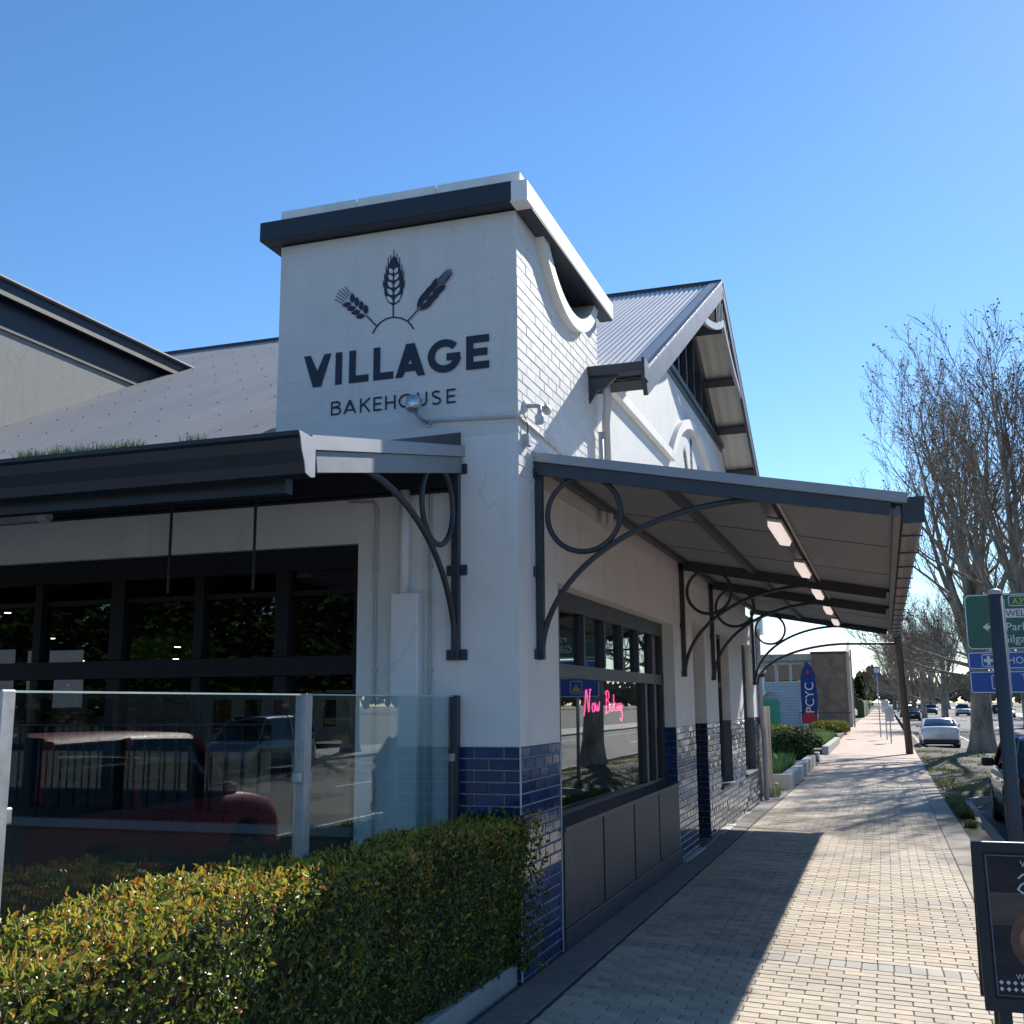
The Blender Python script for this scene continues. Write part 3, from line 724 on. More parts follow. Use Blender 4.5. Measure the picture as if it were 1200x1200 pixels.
# mouldings on the gable: string course with a raised arch
ms = MB(); ms.cbox(.0, .07, 2.75, 6.62, 5.19, 5.33, .012); ms.cbox(0, .07, 10.5, 14.4, 5.19, 5.33, .012)
an = []
for i in range(29):
    a = R(136-92*i/28); an.append((8.56+2.86*math.cos(a), 3.28+2.83*math.sin(a)))
for (p, q_) in zip(an[:-1], an[1:]): ms.beam((.036, *p), (.036, *q_), .072, .14, up=(0,q_[0]-8.56,q_[1]-3.28))
ms.build('string_course', 'white', bak)
# roof: south slope runs down over the wing, north slope closes the gable
ro = MB()
d = Vector((0, 1, GS)).normalized()
def slope_len(ya, yb): return abs(yb-ya)*math.sqrt(1+GS*GS)
corrugate(ro, (TX-.0, 2.30, rz(2.30)), (1,0,0), d, OV-TX, slope_len(2.30, GY), amp=.011)
roof = ro.build('roof', 'roofpale', bak, smooth=True); ro = MB()
corrugate(ro, (-22, -.08, 4.04), (1,0,0), Vector((0, GY+.08, GZ-4.04)), 22+TX-.02, math.hypot(GY+.08, GZ-4.04), amp=.011)
dn = Vector((0, -1, GS)).normalized()
corrugate(ro, (-22, 15.0, rz(15.0)), (1,0,0), dn, 22+OV, slope_len(15.0, GY))
ro.build('roof', 'roof', bak, smooth=True)
q = MB(); q.tube([(-22,GY,GZ+.01),(OV+.01,GY,GZ+.01)], .055, 8); q.build('ridge_cap', 'roofcap', roof)
# roof screws on the wing
sc_ = MB(); sdir = Vector((0, GY+.08, GZ-4.04)); 
for i in range(44):
    for k in range(11):
        t = .03+k*.092+random.uniform(-.002,.002); x = TX-.25-i*.38+ (k%2)*.19; p = Vector((x, -.08, 4.04)) + sdir*t
        sc_.lathe([(.007,.0),(.007,.007),(.003,.012)], (p.x, p.y, p.z+.008), 6)
sc_.build('roof_screw', 'blackp', roof)
# barge boards, cappings, outriggers and soffit of the gable overhang
for sg_, y_end in ((-1, 2.28), (1, 15.0)):
    q = MB(); q.beam((OV+.0, y_end, rz(y_end)-.10), (OV+.0, GY+sg_*.0, GZ-.10), .045, .26, up=(0,-sg_*GS,1)); br = q.build('barge_board', 'steel', bak)
    q = MB(); q.beam((OV-.07, y_end, rz(y_end)+.026), (OV-.07, GY, GZ+.026), .20, .02, up=(0,-sg_*GS,1)); q.build('barge_capping', 'flash', br)
    q = MB(); k0 = sg_*.02
    corrugate(q, (0.0, y_end, rz(y_end)-.055), (1,0,0), Vector((0, GY-y_end, GZ-rz(y_end))), OV-.02, slope_len(y_end, GY), pitch=.19, amp=.008, seg=6); q.build('soffit', 'cream', br)
    for i in range(6):
        yy = y_end+(GY-y_end)*(.04+.17*i); q = MB(); q.beam((-.02, yy, rz(yy)-.13), (OV-.03, yy, rz(yy)-.13), .14, .13, up=(0,-sg_*GS,1)); q.build('outrigger', 'steel', br)
# curved brace and slats under the apex
ap = MB(); pts = []
for i in range(15):
    t = -1+2*i/14; yy = GY+t*2.0; pts.append((OV-.01, yy, rz(yy)-.24-.42*(1-abs(t)**1.6)))
for a, b in zip(pts[:-1], pts[1:]): ap.beam(a, b, .05, .10)
apo = ap.build('apex_brace', 'flash', bak)
for k in range(-4, 5):
    yy = GY+k*.17; q = MB(); q.box(OV-.03, OV+.0, yy-.03, yy+.03, rz(yy)-.24-.42*(1-(abs(k*.17)/2.0)**1.6), rz(yy)-.2); q.build('slat', 'steel', apo)
# eave gutter, rainwater head and pipes between tower and gable
q = MB(); q.prism([(2.19,5.12),(2.17,5.21),(2.30,5.21),(2.32,5.10),(2.24,5.10)], 0, .0, OV+.03); q.box(OV+.005, OV+.035, 2.14, 2.34, 5.04, 5.24); gu = q.build('eave_gutter', 'steel', bak)
q = MB(); q.prism([(.0,4.84),(.0,5.10),(.30,5.10),(.20,5.02),(.09,4.97)], 1, 2.22, 2.26); q.build('eave_bracket', 'steel', gu)
q = MB(); q.tube([(.16,2.28,5.10),(.16,2.36,4.90),(.09,2.56,4.72),(.09,2.60,3.7)], .042, 8); q.build('downpipe', 'greypipe', gu, smooth=True)
q = MB(); q.tube([(.05,2.50,4.62),(.05,2.50,3.7)], .028, 8); q.build('downpipe', 'greypipe', gu, smooth=True)
# --- emblem and lettering on the tower (flat paint on the wall)
def onwall(x, z): return (x, -.0065, z)
def px_wall(u, v): p = hit(u, v, 1, 0.0); return (p.x, p.z)
lt = MB(); Z1 = lambda u, v: px_wall(300+u*.375, 180+v*.375)
xs = lambda u, v: Z1(u, v)[0]
letters(lt, [('V', xs(150,675), xs(236,670)), ('I', xs(248,668)-.004, xs(271,668)+.004), ('L', xs(292,665), xs(353,660)), ('L', xs(368,655), xs(431,650)),
             ('A', xs(437,648), xs(530,640)), ('G', xs(538,635), xs(643,625)), ('E', xs(658,618), xs(730,612))], 4.575, .281, .062, onwall)
lt.build('sign_lettering', 'ink', bak)
lt = MB()
letters(lt, [('B', xs(235,795), xs(267,792)), ('A', xs(274,790), xs(315,787)), ('K', xs(326,785), xs(359,782)), ('E', xs(368,780), xs(395,778)), ('H', xs(405,776), xs(438,773)),
             ('O', xs(447,770), xs(496,767)), ('U', xs(505,765), xs(537,762)), ('S', xs(548,760), xs(582,757)), ('E', xs(597,755), xs(626,753))], 4.315, .118, .0155, onwall)
lt.build('sign_lettering', 'ink', bak)
em = MB(); E_ = lambda u, v: px_wall(380+u*.15, 280+v*.15)
def line(pts, wd): stroke_poly(em, pts, wd, onwall)
def grain(base, ang, ln, wd, m=em, yy=None):
    pts = [(0,0),(.18,.36),(.45,.5),(.75,.36),(1,0),(.75,-.36),(.45,-.5),(.18,-.36)]
    ca, sa = math.cos(ang), math.sin(ang)
    vs = []
    for a, b in pts: vs.append(onwall(base[0]+ca*a*ln-sa*b*wd, base[1]+sa*a*ln+ca*b*wd))
    lf_ = Vector(LIFT)*(m.nstroke*.0003); m.nstroke += 1
    m.add([Vector(v)+lf_ for v in vs], [tuple(range(8))])
line([E_(378,742), E_(408,692), E_(445,650), E_(495,622), E_(545,613), E_(600,620), E_(650,643), E_(682,676), E_(702,708)], .013)
line([E_(541,612), E_(541,520)], .013)
husk = [E_(*p) for p in ((541,524),(500,498),(474,440),(466,360),(478,285),(500,215),(525,165),(547,128),(570,160),(592,210),(612,280),(626,345),(616,430),(588,492))]   # middle ear: dark husk, pale grains, awns
em.add([onwall(*p) for p in husk], [tuple(range(len(husk)))])
for a_, b_ in (((466,380),(461,325)),((474,318),(472,268)),((486,262),(486,212)),((502,215),(503,150)),((523,180),(524,128)),((547,150),(548,88)),((571,175),(572,118)),((594,225),(592,148)),((611,275),(611,205)),((622,320),(624,252)),((627,385),(632,325))): line([E_(*a_), E_(*b_)], .008)
pale = MB(); pale.nstroke = 8
for k, zc in enumerate((500, 440, 382, 325, 272)):
    for s_ in (-1, 1):
        B = E_(545+s_*8, zc); grain(B, math.pi/2-s_*(.72-.04*k), .085-.007*k, .036, m=pale)
pale.build('wheat_emblem', 'brickw', bak)
def axis_pt(a, b, t, off): 
    dx, dz = b[0]-a[0], b[1]-a[1]; ln = math.hypot(dx, dz); return (a[0]+dx*t-dz/ln*off, a[1]+dz*t+dx/ln*off)
A0, A1 = E_(330,600), E_(120,420)                                     # left ear: solid grains, parallel awns
line([E_(412,682), A0], .012); ang = math.atan2(A1[1]-A0[1], A1[0]-A0[0])
for k in range(4):
    for s_ in (-1, 1): grain(axis_pt(A0, A1, .02+.165*k, s_*.006), ang+s_*.78, .088, .048)
for k in range(6):
    o_ = (k-2.5)*.021; line([axis_pt(A0, A1, .70, o_), axis_pt(A0, A1, 1.04-abs(k-2.5)*.03, o_*1.3)], .007)
B0, B1 = E_(738,558), E_(985,262)                                     # right ear: long husk outline with grains
line([E_(660,645), B0], .012); ang = math.atan2(B1[1]-B0[1], B1[0]-B0[0])
for s_ in (-1, 1):
    line([axis_pt(B0, B1, t, s_*o_) for t, o_ in ((0,.0),(.08,.036),(.25,.058),(.45,.054),(.75,.036),(.98,.028))], .009)
    for k in range(3): grain(axis_pt(B0, B1, .03+.2*k, s_*.010), ang+s_*.36, .135, .055)
for k in range(5): o_ = (k-2)*.012; line([axis_pt(B0, B1, .6, o_), axis_pt(B0, B1, 1.06-abs(k-2)*.02, o_*1.05)], .0075)
em.build('wheat_emblem', 'ink', bak)
# same emblem on the gable, its tips show above the awning
e2 = MB(); LIFT = (1, 0, 0)
def ongable(y, z): return (.0065, y, z)
for (ya, za, yb, zb, w_) in ((8.43,5.0,8.43,5.95,.07),(8.12,5.1,7.80,5.62,.07),(8.75,5.1,9.1,5.55,.07)):
    pts = [(ya+(yb-ya)*t, za+(zb-za)*t) for t in (0,.3,.6,1)]
    stroke_poly(e2, pts, .02, ongable)
    for k in range(5):
        for s_ in (-1, 1):
            t = .35+.12*k; bx, bz = ya+(yb-ya)*t, za+(zb-za)*t; a = math.atan2(zb-za, yb-ya)+s_*.45
            stroke_poly(e2, [(bx, bz), (bx+math.cos(a)*.16, bz+math.sin(a)*.16)], .05, ongable)
e2.build('wheat_emblem', 'ink', bak); LIFT = (0, -1, 0)
# --- storefront on the terrace side
S0, S1 = -9.0, -1.357
f = MB(); YF = .06
f.box(S0, S1, YF, YF+.10, 3.04, 3.23); f.box(S0, S1, YF, YF+.10, 2.19, 2.34); f.box(S0, S1, YF, YF+.10, 1.03, 1.10)
f.box(S1-.06, S1, YF, YF+.10, 1.10, 2.19); f.box(S1-.06, S1, YF, YF+.10, 2.34, 3.04); f.box(S0, S1-.06, YF+.02, YF+.08, 2.84, 2.88)
sf = f.build('storefront', 'shopdark', bak)
mull = [(-2.07,.12),(-2.87,.085),(-3.70,.14),(-4.55,.085),(-5.4,.12),(-6.3,.085),(-7.2,.12)]
for x, w_ in mull:
    q = MB(); q.cbox(x-w_/2, x+w_/2, YF-.02, YF+.12, 1.102, 2.188, .006); q.cbox(x-w_/2, x+w_/2, YF-.02, YF+.12, 2.342, 3.038, .006); q.build('mullion', 'shopdark', sf)
ed = [S1-.06]+[m[0] for m in mull]+[S0]
for a, b in zip(ed[:-1], ed[1:]):
    for z0, z1 in ((1.10, 2.19), (2.34, 2.84), (2.88, 3.04)):
        q = MB(); q.box(b+.04, a-.03, YF+.045, YF+.055, z0, z1); q.build('pane', 'paneside', sf)
q = MB(); q.cbox(S0, S1-.002, -.06, YF+.1, .95, 1.028, .008); q.build('sill', 'greysill', sf)
q = MB(); q.box(S0, S1, .02, .2, -.2, .949); q.build('stall_riser', mat('stall_riser', (.045,.035,.032), .5, .2, 6, .2, 40), sf)
for i in range(24):
    x = -2.2-i*.155; q = MB(); q.tube([(x,-.03,1.03),(x,-.03,1.80)], .008, 6); q.build('safety_bar', 'steel', sf, smooth=True)
q = MB(); q.tube([(-5.9,-.03,1.80),(-2.1,-.03,1.80)], .012, 6); q.build('safety_bar', 'steel', sf, smooth=True)
# conduits and pipe boxing on the wall beside the storefront
q = MB(); q.cbox(-1.006, -.779, -.13, -.002, .06, 2.80, .006); q.build('pipe_box', 'white', bak)
q = MB(); q.tube([(-.924,-.06,2.80),(-.924,-.06,3.62)], .042, 10); q.build('wall_pipe', 'white', bak, smooth=True)
for x, ztop in ((-1.19, 3.5), (-.72, 3.6)):
    q = MB(); q.tube([(x,-.02,.1),(x,-.02,ztop),(x-.03,-.02,ztop+.05),(x-.25,-.02,ztop+.06)], .013, 6)
    for zz in (1.3, 2.2, 3.0): q.box(x-.022, x+.022, -.018, -.002, zz, zz+.02)
    q.build('conduit', 'greypipe', bak, smooth=False)
q = MB(); q.tube([(-9,-.03,3.60),(-.55,-.03,3.60)], .016, 6); q.build('conduit', 'blackp', bak)
q = MB(); q.tube([(-.80,-.018,4.19),(-.01,-.018,4.155),(.018,.03,4.15),(.02,2.2,4.10)], .013, 6); q.build('conduit', 'greypipe', bak)
# interior shell
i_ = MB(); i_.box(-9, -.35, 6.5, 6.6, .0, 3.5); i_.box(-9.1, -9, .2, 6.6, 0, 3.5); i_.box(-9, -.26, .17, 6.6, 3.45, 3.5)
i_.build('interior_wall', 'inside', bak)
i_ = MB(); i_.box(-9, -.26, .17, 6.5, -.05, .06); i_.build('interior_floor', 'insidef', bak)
# wing walls hidden behind and the blank back, so that no light leaks
i_ = MB(); i_.box(-22, -21.8, 0, 15, -.4, 4.0); i_.box(-22, -.24, 14.5, 14.6, -.4, 5.2); i_.box(-21.8, -9.0, .0, .2, -.4, 4.0); i_.build('wall', 'white', bak)
# end downpipe and pale post at the far corner
q = MB(); q.tube([(.05,16.2,3.5),(.05,16.2,1.5),(.08,16.25,1.3),(.08,16.3,-.2)], .05, 8); q.build('downpipe', 'greypipe', bak)

# ================================================================ AWNING OVER THE STREET
AS = 0.19                                   # slope of both roofs, falling outward
def bracket(parent, loc, rotz, tail=2.74, second=False):
    """post on the wall, ring, and a sweeping arm; local +x points away from the wall"""
    po = MB(); po.cbox(.005, .062, -.03, .03, 2.29, 3.86, .004)
    b = po.build('bracket', 'steel', parent); b.location = loc; b.rotation_euler = (0, 0, rotz)
    ri = MB(); ri.tube([(.40+.30*math.cos(R(i*9)), 0, 3.43+.30*math.sin(R(i*9))) for i in range(40)], .022, 8, closed=True); ri.build('ring', 'steel', b, smooth=True)
    ar = MB(); pts = []
    for i in range(25):
        a = R(180-90*i/24); pts.append((1.75+1.71*math.cos(a), 0, 2.31+1.15*math.sin(a)))
    pts += [(2.2, 0, 3.43), (tail, 0, 3.345)]
    ar.tube(pts, .024, 8); ar.build('arm', 'steel', b, smooth=True)
    if second:
        a2 = MB(); pts = []
        for i in range(25):
            a = R(180-86*i/24); pts.append((1.95+1.86*math.cos(a), 0, 2.30+.80*math.sin(a)))
        pts += [(2.85, 0, 3.08)]; a2.tube(pts, .024, 8); a2.tube([(2.85,0,3.06),(2.85,0,3.25)], .026, 8); a2.tube([(.42,0,2.85),(.36,0,2.92)], .01, 6)
        a2.build('arm', 'steel', b, smooth=True)
    for z in (2.33, 2.98, 3.78):
        p = MB(); p.cbox(.0005, .022, -.085, .085, z-.04, z+.04, .004)
        for s_ in (-.06, .06): p.lathe([(.011,.022),(.011,.03)], (0, s_, z), 8, 'x')
        p.build('fixing_plate', 'steel', b)
    return b
A0, A1, AX = .42, 15.45, 2.80
aw = thing('street_awning', 'long sloping metal awning on curled steel brackets over the footpath', 'awning', (0, A0, 0))
aw.location = (0, 0, 0)
def az(x, d=0): return 3.93 - AS*x + d
q = MB(); corrugate(q, (0.0, A0, az(0)), (0,1,0), Vector((1,0,-AS)), A1-A0, AX*math.sqrt(1+AS*AS)+.08, .076, .008); q.build('roof_sheet', 'roof', aw, smooth=True)
q = MB(); q.add([(0,A0,az(0,-.045)),(AX,A0,az(AX,-.045)),(AX,A1,az(AX,-.045)),(0,A1,az(0,-.045)),(0,A0,az(0,-.03)),(AX,A0,az(AX,-.03)),(AX,A1,az(AX,-.03)),(0,A1,az(0,-.03))],
                [(3,2,1,0),(4,5,6,7),(0,1,5,4),(1,2,6,5),(2,3,7,6),(3,0,4,7)]); so_ = q.build('soffit', 'soffit', aw)
for yy in (A0, A1):
    q = MB(); q.beam((.0, yy, az(0,-.10)), (AX-.10, yy, az(AX-.10,-.10)), .05, .11); e = q.build('end_beam', 'steel', aw)
    q = MB(); q.beam((.0, yy+(-.012 if yy < 1 else .012), az(0,-.012)), (AX+.02, yy+(-.012 if yy < 1 else .012), az(AX+.02,-.012)), .08, .075); q.build('end_flashing', 'flash', e)
for yy in (7.0, 9.7):
    q = MB(); q.beam((.03, yy, az(.03,-.115)), (AX-.12, yy, az(AX-.12,-.115)), .06, .13); q.build('rafter', 'steel', aw)
for x in (.09, 1.02, 1.78):
    q = MB(); q.beam((x, A0+.03, az(x,-.075)), (x, A1-.03, az(x,-.075)), .09, .055, up=(AS,0,1)); q.build('purlin', 'steel', aw)
for yy in (.45, 7.0, 9.7, 15.4): bracket(aw, (0, yy, 0), 0, second=(yy > 15))
gu = MB(); prof = [(AX-.02, az(AX,-.02)), (AX-.02, 3.205), (AX+.02, 3.195), (AX+.095, 3.21), (AX+.125, 3.25), (AX+.125, 3.36), (AX+.145, 3.375), (AX+.145, 3.39), (AX+.11, 3.39), (AX+.11, 3.24), (AX+.01, 3.22), (AX, az(AX,-.02))]
gu.prism(prof, 1, A0-.03, A1+.03); gut = gu.build('gutter', mat('gutter_grey', (.17,.17,.17), .5, .2, 4), aw)
for ya, yb in ((A0-.037, A0-.03), (A1+.03, A1+.037)): q = MB(); q.box(AX-.02, AX+.13, ya, yb, 3.2, 3.39); q.build('gutter_end', 'steel', gut)
for k in range(15):
    yy = A0+.55+k*1.03; q = MB(); q.box(AX-.03, AX+.128, yy, yy+.03, 3.186, 3.198); q.box(AX+.126, AX+.131, yy, yy+.03, 3.19, 3.38); q.build('gutter_strap', 'steel', gut)
for k in range(3):
    yy = A0+.02+k*4.9
q = MB(); q.cbox(AX-.085, AX-.025, A0+.03, A1-.03, 3.26, az(AX,-.05), .006); q.build('fascia', 'soffit', aw)
for yy in (2.9, 5.3, 12.5):
    q = MB(); q.beam((.10, yy, az(.10,-.0475)), (AX-.10, yy, az(AX-.10,-.0475)), .012, .004); q.build('soffit_joint', 'blackp', so_)
q = MB(); q.tube([(1.86, A0+.1, az(1.86,-.06)), (1.86, A1-.1, az(1.86,-.06))], .011, 6); q.build('conduit', 'greypipe', aw)
# batten lights under the awning
lampm = mat('lamp_diffuser', (1.0, 0.86, 0.80), .4, .05, emit=0.42)
for k, yy in enumerate((1.55, 4.45, 7.45, 10.4, 13.3)):
    t = thing('awning_light', 'pale batten light fixed under the street awning', 'light', (1.78, yy, az(1.78,-.105)), 0, 'row of batten lights under the awning')
    t.rotation_euler = (0, math.atan(AS), 0)
    q = MB(); q.cbox(-.065, .065, 0, 1.22, -.03, -.0, .006); q.build('housing', 'signwhite', t)
    q = MB(); q.prism([(-.055,-.03),(-.045,-.075),(.045,-.075),(.055,-.03)], 1, .03, 1.19); q.build('diffuser', lampm, t)

# ================================================================ VERANDAH ON THE TERRACE SIDE
ve_ = thing('verandah', 'dark verandah roof with wide gutter over the terrace', 'verandah')
VX, VY = -.47, -2.40
def vz(y, d=0): return 3.93 + .2*y + d
q = MB(); corrugate(q, (-14, 0, vz(0)), (1,0,0), Vector((0,-1,-.2)), 14+VX-.01, 2.46, .076, .008); q.build('roof_sheet', 'roof', ve_, smooth=True)
q = MB(); q.add([(-14,VY,vz(VY,-.06)),(VX-.05,VY,vz(VY,-.06)),(VX-.05,-.0,vz(0,-.06)),(-14,-.0,vz(0,-.06))], [(3,2,1,0)]); q.build('soffit', 'navy', ve_)
q = MB(); q.beam((VX, VY-.01, vz(VY,-.015)), (VX, -.002, vz(0,-.015)), .07, .085); e = q.build('end_flashing', 'flash', ve_)
q = MB(); q.beam((VX-.012, VY+.08, vz(VY+.08,-.125)), (VX-.012, -.002, vz(0,-.125)), .05, .125); q.build('end_beam', mat('fascia_grey', (.24,.25,.265), .45, .1, 4), e)
q = MB(); q.prism([(VY+1.0, vz(VY+1.0,.03)), (-.002, vz(0,.03)), (-.002, vz(0,.14))], 0, VX-.03, VX-.002); q.build('wall_flashing', 'steel', e)
gp = [(VY+.02, 3.46), (VY+.02, 3.235), (VY-.03, 3.225), (VY-.085, 3.24), (VY-.10, 3.30), (VY-.135, 3.37), (VY-.15, 3.43), (VY-.17, 3.445), (VY-.17, 3.47), (VY-.13, 3.47), (VY-.12, 3.40), (VY-.07, 3.26), (VY+.0, 3.26), (VY+.0, 3.46)]
q = MB(); q.prism(gp, 0, -14, VX+.03); gt_ = q.build('gutter', 'navy', ve_)
q = MB(); q.prism([(VY+.02,3.46),(VY+.02,3.235),(VY-.03,3.225),(VY-.085,3.24),(VY-.10,3.30),(VY-.135,3.37),(VY-.15,3.43),(VY-.17,3.47)], 0, VX+.031, VX+.037); q.build('gutter_end', 'flash', gt_)
q = MB(); q.box(-14, VX-.16, VY+.03, VY+.11, 3.16, 3.30); q.build('edge_beam', 'navy', ve_)
q = MB(); q.box(-14, VX-.05, -.10, -.002, 3.62, 3.80); q.build('wall_plate', 'navy', ve_)
for x in (-2.6, -4.6, -6.6): q = MB(); q.beam((x, VY+.1, vz(VY+.1,-.12)), (x, -.1, vz(-.1,-.12)), .05, .11); q.build('rafter', 'navy', ve_)
bracket(ve_, (VX-.03, 0, -.01), -math.pi/2, 2.26)
for x, yb in ((-2.45, -.95), (-1.72, -.95)):
    t = thing('hanging_rod', 'thin black rod hanging from the verandah in front of the storefront', 'rod', (x, yb, 0), 0, 'rods hanging under the verandah')
    q = MB(); q.tube([(0,0,2.78),(0,0,vz(yb,-.06))], .011, 6); q.build('rod', 'blackp', t); q = MB(); q.lathe([(.03,-.012),(.03,.0)], (0,0,vz(yb,-.062)), 10); q.build('ceiling_plate', 'blackp', t)
t = thing('verandah_floodlight', 'grey tube floodlight fixed under the dark verandah', 'light', tuple(hit(52, 601, 1, -.45)))
q = MB(); q.cbox(-.75, -.05, -.05, .05, -.07, .0, .01); q.build('housing', 'greypipe', t)
q = MB(); q.lathe([(.05,-.05),(.06,-.03),(.06,.03),(.05,.05)], (0,0,-.03), 10, 'x'); q.build('end_cap', 'signwhite', t)
# weeds growing in the gutter
weedm = leaf_mat('dry_weed', [(0,(.26,.34,.08)),(.5,(.52,.48,.16)),(1,(.70,.60,.28))], .6, .5)
for x0_, x1_, n_, lab in ((-2.5, -1.58, 760, 'long strip of dry yellow green weeds sprouting from the verandah gutter'), (-1.27, -1.12, 90, 'small tuft of green weeds in the verandah gutter near the tower')):
    gw_ = MB(); blades(gw_, [(random.uniform(x0_, x1_), VY-.05+random.uniform(-.04,.04), 3.42) for _ in range(n_)], .085, .135, .0045, .6, .0, 1.0)
    tag(gw_.build('gutter_weed', weedm), lab, 'weeds')

# ================================================================ FITTINGS ON THE WALLS
p = hit(487, 483, 1, -.12)
t = thing('spotlight', 'small round silver spotlight on a stub under the tower lettering', 'spotlight', (p.x, 0, p.z))
q = MB(); q.tube([(.06,-.01,-.07),(.05,-.10,-.06),(.01,-.14,-.02)], .014, 8); q.build('arm', 'galv', t, smooth=True)
q = MB(); q.lathe([(.02,-.075),(.05,-.06),(.062,-.02),(.066,.05),(.06,.055)], (-.01,-.17,.02), 16, 'z'); h = q.build('lamp_head', mat('brushed_metal', (.5,.52,.55), .25, .1, 8, metal=.9), t, smooth=True); h.rotation_euler = (R(-12), R(10), 0)
q = MB(); q.lathe([(.034,-.02),(.034,.0)], (.06,0,-.07), 10, 'y'); q.build('wall_plate', 'galv', t)
p = hit(617, 476, 0, .02)
t = thing('wall_floodlight', 'weathered white twin spotlight bracket on the sunlit tower side', 'spotlight', (0, p.y, p.z))
q = MB(); q.lathe([(.05,.0),(.05,.02),(.03,.03)], (0,0,0), 12, 'x'); q.build('wall_plate', 'signwhite', t)
q = MB(); q.tube([(.02,0,0),(.10,.02,.0),(.14,.06,.0)], .018, 8); q.tube([(.12,.03,0),(.12,.02,-.08)], .018, 8); q.build('arm', 'greypipe', t, smooth=True)
q = MB(); q.lathe([(.018,0),(.035,.03),(.04,.12),(.034,.125)], (.14,.06,.0), 12, 'y'); q.build('lamp_head', 'greypipe', t, smooth=True)
q = MB(); q.lathe([(.028,0),(.04,-.02),(.034,-.08)], (.12,.02,-.07), 12, 'z'); q.build('lamp_head', 'signwhite', t, smooth=True)
p = hit(617, 520, 0, .02)
t = thing('junction_box', 'small grey junction box with cable on the tower side above the awning', 'junction box', (0, p.y, 4.0))
q = MB(); q.cbox(0, .05, -.035, .035, -.05, .05, .006); q.build('box', 'galv', t); q = MB(); q.tube([(.03,0,.05),(.035,.0,.12),(.01,-.01,.2)], .006, 6); q.build('cable', 'blackp', t)
p = hit(887, 776, 0, .1)
t = thing('security_camera', 'white dome security camera at the far end of the street wall', 'camera', (0, 15.9, 2.55))
q = MB(); q.box(0, .05, -.04, .04, -.02, .04); q.build('mount', 'signwhite', t); q = MB(); q.lathe([(.09,.0),(.09,.06),(.05,.09)], (.13,0,-.02), 12); q.build('housing', 'signwhite', t, smooth=True)
q = MB(); q.lathe([(.02,-.07),(.06,-.05),(.075,.0)], (.13,0,-.02), 12); q.build('dome', 'blackp', t, smooth=True)
# neon writing hung inside the shop window
neonm = mat('neon_pink', (1.0, .10, .32), .4, .0, emit=3.0)
t = thing('neon_sign', 'pink neon handwriting hung behind the street window', 'neon sign', (-.30, 2.95, 1.86))
def nstroke(pts, mb):
    out = []
    for i in range(len(pts)-1):
        for k in range(3): u = k/3; out.append((0, pts[i][0]+(pts[i+1][0]-pts[i][0])*u, pts[i][1]+(pts[i+1][1]-pts[i][1])*u))
    out.append((0, *pts[-1])); mb.tube([(a, b, c*.62) for a, b, c in out], .006, 6)
q = MB()
def A_(cx, cz, rx, rz_, a0, a1, n=10): return arc(cx, cz, rx, rz_, a0, a1, n)
X0 = 0.0
nstroke([(.0,-.06),(.05,.14),(.08,.34),(.11,.36)], q); nstroke([(.11,.36),(.14,.2),(.19,.0)], q); nstroke([(.19,.0),(.22,.2),(.25,.37),(.29,.36)], q)   # N
nstroke(A_(.38,.07,.055,.07,90,450,14), q); nstroke([(.46,.15),(.48,.02),(.52,.01),(.545,.11),(.57,.01),(.61,.02),(.64,.17)], q)                       # ow
nstroke([(.92,-.05),(.94,.16),(.96,.34)], q); nstroke([(.90,.30)]+A_(.99,.28,.08,.08,130,-90,8)+[(.95,.19)]+A_(1.0,.08,.09,.10,90,-110,9)+[(.93,-.03)], q)  # B
nstroke(A_(1.17,.07,.05,.07,60,380,12)+[(1.225,.0)], q); nstroke([(1.28,.0),(1.29,.30)], q); nstroke([(1.37,.15),(1.29,.07),(1.38,.0)], q)           # ak
nstroke([(1.44,.14),(1.44,.0)], q); nstroke([(1.49,.0),(1.50,.13),(1.54,.14),(1.56,.0)], q); nstroke(A_(1.64,.07,.045,.07,60,400,12)+[(1.69,-.12),(1.64,-.19),(1.58,-.13)], q)   # ing
q.build('neon_tube', neonm, t)
q = MB(); q.box(-.012, -.006, .05, 1.65, .05, .056); q.build('mounting_rail', 'blackp', t)

# ================================================================ INSIDE THE SHOP
boardm = mat('menu_board', (.42,.44,.50), .5, .10, 5, emit=0.16)  # boards are no lamps; faint glow stands in for light on them
def onback(u, v, y): return hit(u, v, 1, y)
YB = 2.6
bl = [((-12,762,16,785),'left half-hidden white menu board high over the counter'), ((34,763,46,785),'narrow white menu board high over the counter'), ((49,763,96,785),'wide white menu board with dark blocks over the counter'),
      ((-12,798,13,830),'small white menu board low over the counter'), ((32,798,44,829),'narrow white and green menu board over the counter'), ((64,797,95,829),'plain white menu sheet low over the counter')]
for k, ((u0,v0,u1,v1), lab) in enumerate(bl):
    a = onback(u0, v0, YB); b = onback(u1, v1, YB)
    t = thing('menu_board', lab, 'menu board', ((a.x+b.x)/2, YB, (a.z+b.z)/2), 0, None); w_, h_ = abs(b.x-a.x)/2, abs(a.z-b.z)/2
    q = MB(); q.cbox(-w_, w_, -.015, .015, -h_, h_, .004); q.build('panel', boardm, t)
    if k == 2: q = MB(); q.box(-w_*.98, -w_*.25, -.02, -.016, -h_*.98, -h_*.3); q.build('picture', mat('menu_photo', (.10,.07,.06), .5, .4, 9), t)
    if k == 4: q = MB(); q.box(-w_*.95, w_*.2, -.02, -.016, -h_*.98, h_*.0); q.build('picture', mat('menu_green', (.01,.14,.07), .5, .1, 9, emit=.04), t)  # printed patch shares the boards' painted-in glow
ct = thing('counter', 'dark counter with pale top inside the bakery', 'counter', (-6.0, 3.3, .06))
